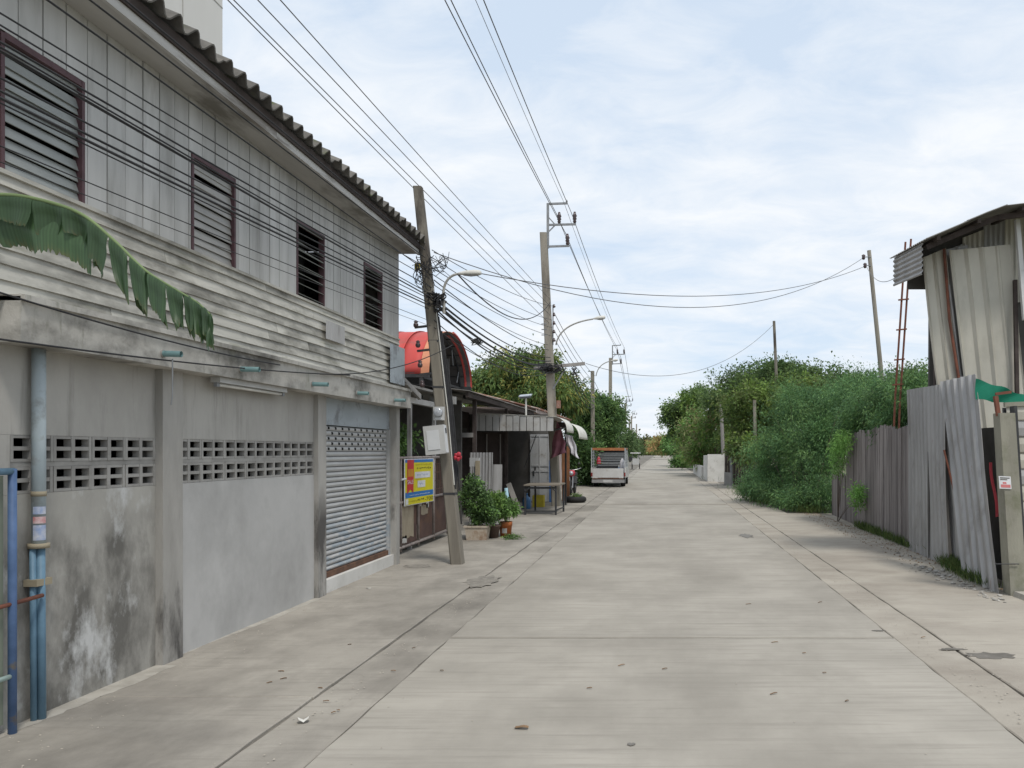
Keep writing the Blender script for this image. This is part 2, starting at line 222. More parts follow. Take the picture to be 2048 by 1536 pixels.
# ------------------------------------------------------------------ builders
BASE = {}
class MB:
    def __init__(s): s.v = []; s.f = []
    def add(s, vs, fs):
        o = len(s.v); s.v += [tuple(v) for v in vs]; s.f += [tuple(i+o for i in f) for f in fs]; return s
    def box(s, x0, x1, y0, y1, z0, z1):
        return s.add([(x0,y0,z0),(x1,y0,z0),(x1,y1,z0),(x0,y1,z0),(x0,y0,z1),(x1,y0,z1),(x1,y1,z1),(x0,y1,z1)],
            [(0,3,2,1),(4,5,6,7),(0,1,5,4),(1,2,6,5),(2,3,7,6),(3,0,4,7)])
    def hexa(s, lo, hi):                       # four lower corners, four upper corners, both counter-clockwise from above
        return s.add(list(lo)+list(hi), [(0,3,2,1),(4,5,6,7),(0,1,5,4),(1,2,6,5),(2,3,7,6),(3,0,4,7)])
    def bar(s, a, b, w, h=None, up=(0,0,1)):
        a = Vector(a); b = Vector(b); h = h or w; d = (b-a).normalized(); u = Vector(up)
        if abs(d.dot(u)) > .95: u = Vector((0,1,0))
        x = d.cross(u).normalized(); y = x.cross(d).normalized()
        c = [(-1,-1),(1,-1),(1,1),(-1,1)]
        vs = [p+x*(i*w/2)+y*(j*h/2) for p in (a,b) for i,j in c]
        return s.add(vs, [(0,3,2,1),(4,5,6,7),(0,1,5,4),(1,2,6,5),(2,3,7,6),(3,0,4,7)])
    def tube(s, pts, r, n=8, cap=True):
        pts = [Vector(p) for p in pts]; rs = r if isinstance(r, (list, tuple)) else [r]*len(pts)
        vs = []; prev = None
        for i, p in enumerate(pts):
            d = (pts[min(i+1, len(pts)-1)]-pts[max(i-1, 0)]).normalized()
            if prev is None:
                u = Vector((0,0,1)) if abs(d.z) < .9 else Vector((1,0,0)); x = d.cross(u).normalized()
            else: x = (prev-d*prev.dot(d)).normalized()
            prev = x; y = d.cross(x)
            vs += [p+(x*math.cos(2*math.pi*k/n)+y*math.sin(2*math.pi*k/n))*rs[i] for k in range(n)]
        fs = [(i*n+k, i*n+(k+1)%n, (i+1)*n+(k+1)%n, (i+1)*n+k) for i in range(len(pts)-1) for k in range(n)]
        if cap: fs += [tuple(range(n-1,-1,-1)), tuple((len(pts)-1)*n+k for k in range(n))]
        return s.add(vs, fs)
    def lathe(s, c, prof, n=16):
        c = Vector(c); vs = [c+Vector((r*math.cos(2*math.pi*k/n), r*math.sin(2*math.pi*k/n), z)) for r, z in prof for k in range(n)]
        m = len(prof); fs = [(i*n+k, i*n+(k+1)%n, (i+1)*n+(k+1)%n, (i+1)*n+k) for i in range(m-1) for k in range(n)]
        return s.add(vs, fs+[tuple(range(n-1,-1,-1)), tuple((m-1)*n+k for k in range(n))])
    def grid(s, fn, nu, nv, th=0):             # fn(u,v) -> point; th gives real thickness along the local normal
        g = [[Vector(fn(i/nu, j/nv)) for j in range(nv+1)] for i in range(nu+1)]
        vs = [p for r_ in g for p in r_]; k = nv+1
        fs = [(i*k+j, (i+1)*k+j, (i+1)*k+j+1, i*k+j+1) for i in range(nu) for j in range(nv)]
        if th:
            bk = []
            for i in range(nu+1):
                for j in range(nv+1):
                    a = g[min(i+1,nu)][j]-g[max(i-1,0)][j]; b = g[i][min(j+1,nv)]-g[i][max(j-1,0)]
                    bk.append(g[i][j]-a.cross(b).normalized()*th)
            o = len(vs); vs += bk; fs += [tuple(q+o for q in f[::-1]) for f in fs]
            ed = [(i*k, (i+1)*k) for i in range(nu)]+[((i+1)*k+nv, i*k+nv) for i in range(nu)]+[(j+1, j) for j in range(nv)]+[(nu*k+j, nu*k+j+1) for j in range(nv)]
            fs += [(b, a, a+o, b+o) for a, b in ed]
        return s.add(vs, fs)
    def prism(s, poly, d):                     # polygon (3-D points) extruded by vector d
        poly = [Vector(p) for p in poly]; d = Vector(d); n = len(poly)
        return s.add(poly+[p+d for p in poly], [tuple(range(n-1,-1,-1)), tuple(range(n, 2*n))]+[(i, (i+1)%n, n+(i+1)%n, n+i) for i in range(n)])
    def mesh(s, name, origin=(0,0,0), smooth=False):
        o = Vector(origin); me = bpy.data.meshes.new(name); me.from_pydata([tuple(Vector(v)-o) for v in s.v], [], s.f); me.update()
        if smooth: me.polygons.foreach_set('use_smooth', [True]*len(me.polygons))
        return me
    def build(s, name, m, parent=None, smooth=False, label=None, origin=None):
        b = BASE[parent.name] if parent else Vector(origin or s.v[0])
        ob = bpy.data.objects.new(name, s.mesh(name, b, smooth)); COL.objects.link(ob); BASE[ob.name] = Vector(b)
        ob.data.materials.append(M[m])
        if parent: ob.parent = parent
        else: ob.location = b
        if label: ob['label'] = label
        return ob
def tag(o, label, cat, group=None):
    o['label'] = label; o['category'] = cat
    if group: o['group'] = group
    return o
def struct(o, kind='structure'): o['kind'] = kind; return o
def thing(name, label, cat, loc, group=None):
    o = bpy.data.objects.new(name, None); COL.objects.link(o); o.location = loc; o.empty_display_size = .2; BASE[o.name] = Vector(loc)
    return tag(o, label, cat, group)
def piece(name, me, parent, loc, rot=(0,0,0), scale=(1,1,1), m=None):
    o = bpy.data.objects.new(name, me); COL.objects.link(o); o.parent = parent
    o.location = Vector(loc)-(BASE[parent.name] if parent else Vector()); o.rotation_euler = rot; o.scale = scale; BASE[o.name] = Vector(loc)
    if m and not me.materials: me.materials.append(M[m])
    return o
def copy_tree(o, parent=None):
    c = o.copy(); COL.objects.link(c); c.parent = parent
    for ch in list(o.children): copy_tree(ch, c)
    return c
U = random.uniform
def bez(p0, p1, p2, n=8):
    p0, p1, p2 = Vector(p0), Vector(p1), Vector(p2)
    return [p0*(1-t)**2+p1*2*t*(1-t)+p2*t*t for t in [i/n for i in range(n+1)]]
# ------------------------------------------------------------------ ground and road
g = struct(MB().add([(-1200,-300,-.06),(1200,-300,-.06),(1200,2000,-.06),(-1200,2000,-.06)], [(0,1,2,3)]).build('ground', 'dirt', origin=(0,0,-.06)))
bed = struct(MB().add([(-9.5,-6,-.018),(5.6,-6,-.018),(5.6,300,-.018),(-9.5,300,-.018)], [(0,1,2,3)]).build('road', 'joint', origin=(0,0,-.018)))
def slab(x0, x1, y0, y1, m, name='slab', z=0.0, parent=bed, jit=.008, th=.03):
    n = max(2, int(min((y1-y0)/.25, 60))); k = max(1, int(min((x1-x0)/.25, 16)))
    pts = [(x0+U(-jit,jit), y0+(y1-y0)*i/n) for i in range(n+1)]
    pts += [(x0+(x1-x0)*i/k, y1+U(-jit,jit)) for i in range(1, k)]
    pts += [(x1+U(-jit,jit), y1-(y1-y0)*i/n) for i in range(n+1)]
    pts += [(x1-(x1-x0)*i/k, y0+U(-jit,jit)) for i in range(1, k)]
    pts = pts[::-1]; b = .008; N_ = len(pts); cx, cy = (x0+x1)/2, (y0+y1)/2
    inn = [(x+(b if x < cx else -b)*(abs(x-cx) > (x1-x0)/2-.05), y+(b if y < cy else -b)*(abs(y-cy) > (y1-y0)/2-.05)) for x, y in pts]
    mb = MB(); mb.v = [(x,y,z) for x,y in inn]+[(x,y,z-b*.8) for x,y in pts]+[(x,y,z-th) for x,y in pts]
    mb.f = [tuple(range(N_))]+[(i+r*N_, i+(r+1)*N_, (i+1)%N_+(r+1)*N_, (i+1)%N_+r*N_) for r in (0,1) for i in range(N_)]
    return mb.build(name, m, parent)
JY = [-6, 6.86, 24.1, 41, 58, 75, 100, 150, 300]
for a, b in zip(JY, JY[1:]):
    gp_ = {6.86: .022, 24.1: .13}; slab(-1.806, 1.993, a+gp_.get(a,.006), b-gp_.get(b,.006), 'road')
for a, b in zip([-6, 3.2, 9.9, 16.5, 24, 36, 60, 110], [3.2, 9.9, 16.5, 24, 36, 60, 110, 300]):
    slab(-2.247, -1.818, a+.006, b-.006, 'pave', 'gutter_slab', -.004)
    slab(2.003, 2.374, a+.006, b-.006, 'verge', 'gutter_slab', -.004)
for a, b in ((-6, 5.2), (5.2, 11.5), (11.5, 18), (18, 36)):
    slab(-9.4, -2.262, a+.005, b-.005, 'pave', 'pavement_slab', .004)
slab(2.385, 5.5, -6, 9.6, 'verge', 'verge_slab', .002); slab(2.385, 4.6, 9.62, 20.5, 'verge', 'verge_slab', 0); slab(2.385, 3.25, 20.53, 37, 'verge', 'verge_slab', 0); slab(2.385, 2.9, 37.05, 62, 'verge', 'verge_slab', 0)
apron = struct(MB().add([(-60,180,-.035),(60,180,-.035),(60,290,-.035),(-60,290,-.035)], [(0,1,2,3)]).build('cross_road', 'road', origin=(0,230,-.035)))
def patch(name, px, py, rx, ry, m, z, seed, label, cat, n=26):
    random.seed(seed); c = G(px, py); mb = MB(); vs = []
    for k in range(n):
        a = 2*math.pi*k/n; r = 1+U(-.28,.28); vs.append((c.x+math.cos(a)*rx*r, c.y+math.sin(a)*ry*r, z))
    mb.prism(vs, (0,0,.002)); return tag(mb.build(name, m, origin=(c.x,c.y,z)), label, cat)
patch('dark_patch', 1985, 1312, .19, .095, 'wet', .0035, 3, 'dark wet-looking stain on the right verge near the corrugated gate', 'stain')
patch('dark_patch', 1905, 1299, .11, .03, 'wet', .0035, 4, 'thin dark stain just left of the larger stain on right gutter', 'stain')
patch('dark_patch', 1262, 1490, .022, .02, 'wet', .0035, 5, 'tiny dark blot near the bottom middle of the road', 'stain')
patch('dark_patch', 1757, 1262, .055, .02, 'wet', .0035, 6, 'short dark smear on the joint of the right gutter', 'stain')
patch('dark_patch', 1492, 1072, .12, .35, 'wet', .0035, 8, 'brownish dark smear on the road beside far right gutter', 'stain')  # dark elongated patch laid on the road surface
patch('mortar_patch', 965, 1163, .20, .40, 'mortar', .006, 9, 'rough pale mortar patch over the left gutter by the leaning pole', 'patch')
patch('mortar_patch', 835, 1133, .16, .16, 'mortar', .007, 10, 'pale broken slab at the shutter corner before the pole', 'patch')
random.seed(21)
# ------------------------------------------------------------------ foliage helpers
def leaf_mesh(name, pts, dirs, L_, W_, cols, droop=.25):
    n = len(pts); d = dirs/np.linalg.norm(dirs, axis=1, keepdims=True)
    r = rng.normal(size=(n,3)); w = np.cross(d, r); w /= np.linalg.norm(w, axis=1, keepdims=True)+1e-9
    sz = rng.uniform(.55,1.45,n); L_ = (L_*sz*rng.uniform(.8,1.2,n))[:,None]; W_ = (W_*sz*rng.uniform(.8,1.2,n))[:,None]
    mid = pts+d*L_*.45; tip = pts+d*L_; tip[:,2] -= (droop*L_[:,0]); 
    V = np.stack([pts, mid+w*W_*.5, tip, mid-w*W_*.5], axis=1).reshape(-1,3)
    me = bpy.data.meshes.new(name); me.vertices.add(4*n); me.vertices.foreach_set('co', V.ravel().astype(np.float32))
    me.loops.add(4*n); me.loops.foreach_set('vertex_index', np.arange(4*n, dtype=np.int32))
    me.polygons.add(n); me.polygons.foreach_set('loop_start', np.arange(0,4*n,4,dtype=np.int32)); me.polygons.foreach_set('loop_total', np.full(n,4,np.int32))
    ca = me.color_attributes.new('Col', 'FLOAT_COLOR', 'POINT'); c = np.ones((4*n,4),np.float32); c[:,:3] = np.repeat(cols,4,axis=0); ca.data.foreach_set('color', c.ravel())
    me.update(); me.validate(); me.materials.append(M['leafmat']); return me
def crown_points(blobs, nclump, per, spread, up=.3, sub=9):
    pts = []; dr = []; cid = []; tone = []
    sb = []
    for c, rad in blobs:                                   # every lobe breaks up into smaller clumps of their own tone
        c = np.array(c, float); rad = np.array(rad, float); sb.append((c, rad*.62, rng.uniform(.85,1.05)))
        for _ in range(sub):
            u = rng.normal(size=3); u /= np.linalg.norm(u); f = rng.uniform(.28,.5)
            sb.append((c+u*rad*rng.uniform(.6,.82), rad*f, rng.uniform(.72,1.35)))
        for _ in range(sub+3):
            u = rng.normal(size=3); u[2] = abs(u[2])*.9-.2; u /= np.linalg.norm(u); sb.append((c+u*rad*rng.uniform(.95,1.25), rad*rng.uniform(.07,.15), rng.uniform(.9,1.4)))
    vol = np.array([r[0]*r[1]*r[2] for _, r, _ in sb])**(2/3.); vol /= vol.sum(); k = 0
    for (c, rad, tn), w in zip(sb, vol):
        m = max(2, int(nclump*w)); u = rng.normal(size=(m,3)); u /= np.linalg.norm(u,axis=1,keepdims=True)
        rr = (rng.uniform(.1,1,m)**.45)*rng.uniform(.8,1.15,m); cc = c+u*rad*rr[:,None]
        for q, uu in zip(cc, u):
            p = max(3, int(per*rng.uniform(.5,1.5))); o = rng.normal(size=(p,3))*spread*rng.uniform(.5,1.1); pts.append(q+o)
            dr.append(uu*.7+o/spread*.6+np.array([0,0,up])+rng.normal(size=(p,3))*.55); cid.append(np.full(p,k)); tone.append(tn); k += 1
    return np.concatenate(pts), np.concatenate(dr), (np.concatenate(cid), np.array(tone))
def leaf_cols(cid, pal, jit=.25, clump=.18, gain=1.0):
    tone = None
    if isinstance(cid, tuple): cid, tone = cid
    pal = np.array(pal)*gain; k = cid.max()+1; base = pal[rng.integers(0,len(pal),k)]*rng.uniform(1-clump,1+clump,(k,1))
    if tone is not None: base = base*tone[:k,None]
    return np.clip(base[cid]*rng.uniform(1-jit,1+jit,(len(cid),1)), .005, .8)
def plant(name, label, cat, base, blobs, nclump, per, spread, L_, W_, pal, trunks=(), group=None, droop=.25, up=.3, crown='crown', tr=.06, branches=10, zmin=.02):
    base = Vector(base); t = thing(name, label, cat, base, group)
    p, d, c = crown_points(blobs, nclump, per, spread, up); keep = p[:,2] > zmin; p, d, c = p[keep], d[keep], (c[0][keep], c[1])
    me = leaf_mesh(crown, p-np.array(base), d, L_, W_, leaf_cols(c, pal, gain=2.25), droop); o = bpy.data.objects.new(crown, me); COL.objects.link(o); o.parent = t; BASE[o.name] = base
    mb = MB()
    for tp in (trunks or [base]):
        tp = Vector((tp[0], tp[1], 0 if len(tp) < 3 else tp[2]))
        for i in range(branches):
            c0, rad = blobs[i % len(blobs)]; e = Vector(c0)+Vector((U(-.7,.7)*rad[0], U(-.7,.7)*rad[1], U(-.3,.75)*rad[2]))
            f = tp.lerp(e, .45)+Vector((0,0,abs(e.z-tp.z)*.12)); r0 = tr*(1 if i == 0 else .6)
            mb.tube(bez(tp+Vector((U(-.5,.5)*tr, U(-.5,.5)*tr, -.03)), f, e, 7), [r0*(1-.85*j/7) for j in range(8)], 6)
    mb.build('trunk', 'bark', t, True); return t
def blob(px, py, Y, rpx, rpy, ry): 
    p = P(px, py, Y); return (tuple(p), (rpx*Y/F, ry, rpy*Y/F))
# ------------------------------------------------------------------ left shophouse
XW, Y0, Y1 = -3.76, 4.46, 11.30
hs = thing('shophouse', 'long two-storey timber and concrete shophouse with grey louvred upper floor on the left', 'building', (XW, 7.9, 0))
MB().box(XW-.14, XW, 3.9, 5.95, -.03, 1.345).build('lower_wall', 'plaster_stain', hs)
MB().box(XW-.14, XW, 3.9, 5.95, 1.695, 2.21).build('upper_wall', 'plaster', hs)
MB().box(XW-.14, XW, 3.9, 4.62, 1.346, 1.694).build('wall_panel', 'plaster', hs)
MB().box(XW-.14, XW+.004, 6.20, 8.66, -.03, 1.345).build('lower_wall', 'panel_smooth', hs)
MB().box(XW-.14, XW, 6.20, 8.66, 1.695, 2.21).build('upper_wall', 'plaster', hs)
MB().box(XW-.13, XW-.006, 4.62, 5.95, 1.506, 1.535).build('mortar_course', 'vent', hs); MB().box(XW-.13, XW-.006, 6.20, 8.66, 1.506, 1.535).build('mortar_course', 'vent', hs)
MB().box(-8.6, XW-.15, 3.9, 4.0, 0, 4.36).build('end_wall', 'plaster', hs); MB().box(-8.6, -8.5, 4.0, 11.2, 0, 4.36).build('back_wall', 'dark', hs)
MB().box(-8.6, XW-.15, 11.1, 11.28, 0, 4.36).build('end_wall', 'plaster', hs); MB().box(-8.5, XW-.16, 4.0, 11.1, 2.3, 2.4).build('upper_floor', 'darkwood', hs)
def vent_mesh(w, h):                            # two-by-two open vent block
    mb = MB(); ys = [0, .022, w/2-.016, w/2+.016, w-.022, w]; zs = [0, .018, h/2-.012, h/2+.012, h-.018, h]
    for a, b in ((0,1),(2,3),(4,5)): mb.box(-.05, 0, ys[a], ys[b], 0, h)
    for a, b in ((0,1),(2,3),(4,5)):
        for q, r_ in ((1,2),(3,4)): mb.box(-.05, -.003, ys[q], ys[r_], zs[a], zs[b])
    me = mb.mesh('vent_block'); me.materials.append(M['vent']); return me
for y0, n, w in ((4.62, 4, .3325), (6.20, 7, .3514)):
    vm = vent_mesh(w-.004, .158)
    for i in range(n):
        for z in (1.347, 1.536): piece('vent_block', vm, hs, (XW+U(-.004,.003), y0+i*w+.002, z))
for a, b, x in ((5.95, 6.20, .055), (8.66, 8.87, .05), (11.22, 11.36, .05)):
    mb = MB(); n = 10
    for i in range(n): mb.hexa([(XW-.16,a,-.03+2.24*i/n),(XW+x+U(-.004,.004),a+U(-.004,.004),-.03+2.24*i/n),(XW+x,b,-.03+2.24*i/n),(XW-.16,b,-.03+2.24*i/n)], [(XW-.16,a,-.03+2.24*(i+1)/n),(XW+x,a,-.03+2.24*(i+1)/n),(XW+x,b,-.03+2.24*(i+1)/n),(XW-.16,b,-.03+2.24*(i+1)/n)])
    MB().box(XW-.16, XW+x, a, b, -.03, 2.21).build('column', 'column', hs)
MB().box(XW-.2, -3.57, Y0, 11.42, 2.21, 2.465).build('beam', 'beam', hs)
MB().box(XW-.2, -3.545, Y0, 11.40, 2.44, 2.475).build('beam_lip', 'beam', hs)
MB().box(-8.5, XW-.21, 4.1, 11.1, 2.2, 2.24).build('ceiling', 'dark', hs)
# roller shutter
MB().box(XW-.16, XW+.012, 8.872, 11.218, -.03, .15).build('plinth', 'wallwhite', hs)
MB().box(XW-.09, XW-.05, 8.872, 11.218, 1.90, 2.208).build('shutter_hood', 'shutter_head', hs)
MB().box(XW-.12, XW-.035, 8.872, 8.93, .152, 1.90).build('shutter_guide', 'shutter', hs); MB().box(XW-.12, XW-.035, 11.165, 11.218, .152, 1.90).build('shutter_guide', 'shutter', hs)
MB().box(XW-.105, XW-.045, 8.93, 11.165, .153, .215).build('bottom_bar', 'rust', hs)
def slat(h, y0, y1, holes, off):
    mb = MB(); prof = [(-.004, 0), (.012, h*.25), (.016, h*.5), (.010, h*.8), (-.004, h)]
    segs = [(y0, y1)]; 
    if holes:
        segs = []; y = y0
        k = y0+.06+off
        while k < y1-.1: segs.append((y, k)); y = k+.055; k += .2
        segs.append((y, y1))
    for a, b in segs:
        mb.grid(lambda u, v: (prof[round(v*4)][0], a+(b-a)*u, prof[round(v*4)][1]), 1, 4)
    if holes:
        for (a, b), (c, d) in zip(segs, segs[1:]):
            for q in ((0,1),(3,4)): mb.add([(prof[q[0]][0],b,prof[q[0]][1]),(prof[q[0]][0],c,prof[q[0]][1]),(prof[q[1]][0],c,prof[q[1]][1]),(prof[q[1]][0],b,prof[q[1]][1])], [(0,1,2,3)])
    me = mb.mesh('slat'); me.materials.append(M['shutter']); return me
hh = .060; s0 = slat(hh-.005, 8.935, 11.16, False, 0); s1 = slat(hh-.005, 8.935, 11.16, True, 0); s2 = slat(hh-.005, 8.935, 11.16, True, .1)
for i in range(28): piece('slat', s0 if i < 23 else (s1 if i % 2 else s2), hs, (XW-.085, 0, .217+i*hh))
MB().box(XW-.16, XW-.13, 8.9, 11.2, .15, 1.9).build('shutter_backing', 'dark', hs)
# upper storey
XU, ZS, ZT = -3.70, 3.17, 4.38
WIN = [(4.49, 5.11), (6.315, 6.93), (8.13, 8.77), (9.97, 10.59)]; WZ0, WZ1 = 3.175, 3.93
def clear(a, b): return all(b <= w0-.02 or a >= w1+.02 for w0, w1 in WIN)
bw = .185; nb = 39; yb = 4.05
for i in range(nb):
    a, b = yb+i*bw, yb+(i+1)*bw-.010; a0 = a; th = U(0,.006)
    if b > 11.24: b = 11.24
    if a >= 11.2: break
    lo = ZS+.012+U(-.004,.004)
    spans = []
    cut = [w for w in WIN if not (b <= w[0]-.02 or a >= w[1]+.02)]
    if not cut: spans = [(a, b, lo, ZT)]
    else:
        w0, w1 = cut[0]; spans = [(a, b, WZ1+.035, ZT)]
        if a < w0-.03: spans.append((a, w0-.022, lo, WZ1+.034))
        if b > w1+.03: spans.append((w1+.022, b, lo, WZ1+.034))
    for (p, q, z0, z1) in spans: MB().box(XU-.025, XU+th, p, q, z0, z1).build('wall_board', 'board', hs)
for a, b in zip([4.05]+[w[1]+.03 for w in WIN], [w[0]-.03 for w in WIN]+[11.22]): MB().box(XU-.06, XU-.032, a, b, ZS-.7, ZT).build('board_backing', 'darkwood', hs)
for a, b in WIN: MB().box(XU-.06, XU-.032, a-.03, b+.03, ZS-.7, WZ0-.02).build('board_backing', 'darkwood', hs); MB().box(XU-.06, XU-.032, a-.03, b+.03, WZ1+.03, ZT).build('board_backing', 'darkwood', hs)
MB().box(XU-.05, XU-.001, 11.20, 11.29, 2.47, ZT).build('corner_board', 'board', hs)
for wi, (a, b) in enumerate(WIN):
    wn = MB().box(XU-.05, XU+.010, a-.016, a+.010, WZ0-.02, WZ1+.02).box(XU-.05, XU+.010, b-.010, b+.016, WZ0-.02, WZ1+.03).box(XU-.05, XU+.008, a+.010, b-.010, WZ1-.006, WZ1+.03).box(XU-.05, XU+.008, a+.010, b-.010, WZ0-.02, WZ0+.012)
    wn = wn.build('window', 'purple', hs, label='louvred window with '+('pale closed slats' if wi < 2 else 'open slats showing a dark room'))
    n = 11; ph = (WZ1-WZ0-.02)/n; tilt = (R(16), R(13), R(66), R(70))[wi]
    lm = MB().bar((0,a+.012,0),(0,b-.012,0), .006, ph*1.0 if wi < 2 else .062, up=(-math.sin(tilt),0,math.cos(tilt))).mesh('louvre_slat'); lm.materials.append(M['louvre' if wi != 1 else 'louvre_b'])
    for i in range(n): piece('louvre_slat', lm, wn, (XU-.022+U(-.003,.003), 0, WZ0+.012+ph*(i+.5)+U(-.001,.001)), rot=(U(-.003,.003) if wi < 2 else U(-.01,.01), U(-.02,.02), 0))
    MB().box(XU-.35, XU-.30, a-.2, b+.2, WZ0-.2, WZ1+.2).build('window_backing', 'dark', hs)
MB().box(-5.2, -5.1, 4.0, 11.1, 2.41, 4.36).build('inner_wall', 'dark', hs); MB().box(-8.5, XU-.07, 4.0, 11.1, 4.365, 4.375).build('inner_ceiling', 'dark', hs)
MB().box(XW-.148, XU-.062, 11.1, 11.195, 2.48, 4.36).build('end_panel', 'plaster', hs); MB().box(XW-.148, XU-.062, 3.92, 4.04, 2.48, 4.36).build('end_panel', 'plaster', hs)
# lap siding below the windows
ns = 8; pz = (ZS+.012-2.47)/ns
for i in range(ns):
    z0 = 2.47+i*pz; cuts = [4.05]+sorted(U(5.0,10.6) for _ in range(1 if i % 2 else 2))+[11.27]
    for a, b in zip(cuts, cuts[1:]):
        n = 14; wob = [U(-.0015,.0015)+(U(-.004,.004) if i < 3 else 0) for _ in range(n+1)]
        mb = MB(); tilt = .020; xo = -3.650-.004*i
        for j in range(n):
            ya, yb_ = a+(b-a-.006)*j/n, a+(b-a-.006)*(j+1)/n; wa, wb = wob[j], wob[j+1]
            mb.hexa([(xo-.03,ya,z0-.004+wa),(xo,ya,z0-.004+wa),(xo,yb_,z0-.004+wb),(xo-.03,yb_,z0-.004+wb)], [(xo-tilt-.012,ya,z0+pz),(xo-tilt,ya,z0+pz),(xo-tilt,yb_,z0+pz),(xo-tilt-.012,yb_,z0+pz)])
        mb.build('siding_board', 'siding', hs)
MB().box(XU-.03, XU+.028, 4.05, 11.26, ZS-.016, ZS+.008).build('sill_strip', 'siding', hs)
# metal patches on the siding
def corr(mb, o, u, v, nrm, w, h, pitch, amp, th=.0025, sub=6, nv=1, kind='sine', bend=0):
    o, u, v, nrm = Vector(o), Vector(u), Vector(v), Vector(nrm); n = max(4, int(w/pitch*sub))
    def fn(a, b):
        q = a*w/pitch; s_ = math.sin(2*math.pi*q) if kind == 'sine' else (1 if (q % 1) < .22 else (-.2 if (q % 1) < .95 else .4))
        return o+u*(a*w)+v*(b*h)+nrm*(amp*s_+bend*math.sin(math.pi*b))
    return mb.grid(fn, n, nv, th)
corr(MB(), P(652, 640, YW(652, -3.63))-Vector((0,0,.20)), (0,1,0), (0,0,1), (1,0,0), .50, .2, .07, .009).build('metal_patch', 'tin', hs)
corr(MB(), (-3.615, 10.68, 2.52), (0,1,0), (0,0,1), (1,0,0), .62, .52, .08, .005).build('metal_patch', 'shutter_head', hs)
# eaves and roof
MB().box(XU-.002, -3.44, 4.05, 11.30, ZT+.002, ZT+.02).build('soffit', 'soffit', hs)
for a, b in ((4.0, 7.1), (7.103, 11.31)): MB().box(-3.438, -3.41, a, b, ZT-.012, ZT+.105).build('fascia_board', 'fascia', hs)
for a, b in ((4.0, 6.4), (6.403, 11.31)): MB().box(-3.409, -3.392, a, b, ZT+.055, ZT+.15).build('fascia_board', 'darkwood', hs)
MB().box(XU-.1, -3.44, 11.285, 11.305, ZT+.02, ZT+.15).build('fascia_board', 'purple', hs)
MB().box(-3.72, -3.445, 4.05, 11.28, ZT+.03, ZT+.14).build('rafter_box', 'darkwood', hs)
sl = Vector((-math.cos(R(22)), 0, math.sin(R(22)))); up = Vector((math.sin(R(22)), 0, math.cos(R(22))))
tm = corr(MB(), (0,0,0), (0,1,0), sl, up, 1.02, 1.25, .204, .042, .012, 8).mesh('roof_tile', smooth=False); tm.materials.append(M['tile'])
for i in range(7):
    for j in range(4):
        o = Vector((-3.315+U(-.012,.012), 4.0+i*1.045+U(-.01,.01), ZT+.185))+sl*(j*1.08)+up*(.016*(j % 2)+.004*(i % 2))
        piece('roof_tile', tm, hs, o)
# spouts and chain
for i, (px, py) in enumerate(((325,707),(480,738),(624,768),(714,786),(788,800))):
    Y = YW(px, -3.57); z = P(px, py, Y).z
    o = thing('drain_spout', ['teal drain spout on the beam above first concrete column', 'teal drain spout on the beam above the tube lamp', 'teal drain spout on the beam at the shutter column', 'short teal drain spout above the roller shutter', 'teal drain spout nearest the far end of the beam'][i], 'drain pipe', (-3.575, Y, z), 'spouts along the concrete beam')
    ln_ = (.14,.17,.17,.14,.16)[i]; pts = [(-3.60, Y, z), (-3.575+ln_, Y, z-.005)]
    mb = MB(); n = 14; pr = MB().tube(pts, .022, 14, False).tube(pts[::-1], .018, 14, False); pr.build('pipe', 'teal', o, True)
    MB().tube([(-3.572,Y,z),(-3.560,Y,z)], .028, 12).build('collar', 'column', o)
o = MB().tube([(-3.50, YW(345,-3.5), 2.26), (-3.50, YW(345,-3.5), 2.0), (-3.51, YW(345,-3.5), 1.93)], .005, 5)
tag(o.build('hanging_chain', 'steel', origin=(-3.5, YW(345,-3.5), 2.26)), 'thin chain hanging from the spout by the first column', 'chain')
lt = thing('tube_lamp', 'long grey fluorescent tube fixture mounted under the concrete beam', 'lamp', (-3.66, 7.15, 2.2))
MB().box(-3.70, -3.62, 6.57, 7.75, 2.165, 2.208).build('housing', 'boxgrey', lt); MB().tube([(-3.66,6.62,2.148),(-3.66,7.70,2.148)], .014, 10).build('tube', 'lamp', lt, True)
for y in (6.59, 7.73): MB().box(-3.675,-3.645,y-.02,y+.02,2.13,2.165).build('tube_holder', 'steel', lt)
# rain pipe and blue gate by the near corner
pp = thing('drain_pipe', 'grey-blue drain pipe with taped lower conduits at the near end of shophouse', 'pipe', (-3.70, 4.76, 0))
MB().tube([(-3.71,4.77,2.209),(-3.71,4.77,1.03)], .036, 16).build('pipe', 'pipe_grey', pp, True)
MB().tube([(-3.71,4.77,1.05),(-3.71,4.77,1.022)], .055, 16).build('flange', 'strap', pp, True)
for dx, dy, r, m in ((-.012,-.03,.017,'pipe_blue'),(.012,0,.022,'pipe_blue'),(-.004,.035,.014,'pipe_grey')): MB().tube([(-3.71+dx,4.77+dy,1.03),(-3.71+dx+.01,4.765+dy,.005)], r, 12).build('conduit', m, pp, True)
MB().box(-3.755,-3.675,4.71,4.83,.80,.84).build('clamp', 'strap', pp); MB().tube([(-3.71,4.77,1.36),(-3.71,4.77,1.33)], .039, 16).build('tape', 'strap', pp, True)
for z0, z1, m in ((1.07,1.16,'print_blue'),(1.17,1.21,'print_red'),(1.225,1.27,'print_blue')):
    MB().add([(-3.71+.0372*math.cos(a),4.77+.0372*math.sin(a),z) for z in (z0,z1) for a in [R(-100+14*k) for k in range(9)]], [(k,k+1,k+10,k+9) for k in range(8)]).build('sticker', m, pp, True)
gt = thing('blue_gate', 'blue pipe-framed gate leaf with faded green sheet at the left frame edge', 'gate', (-3.66, 4.45, 0))
gx = -3.665
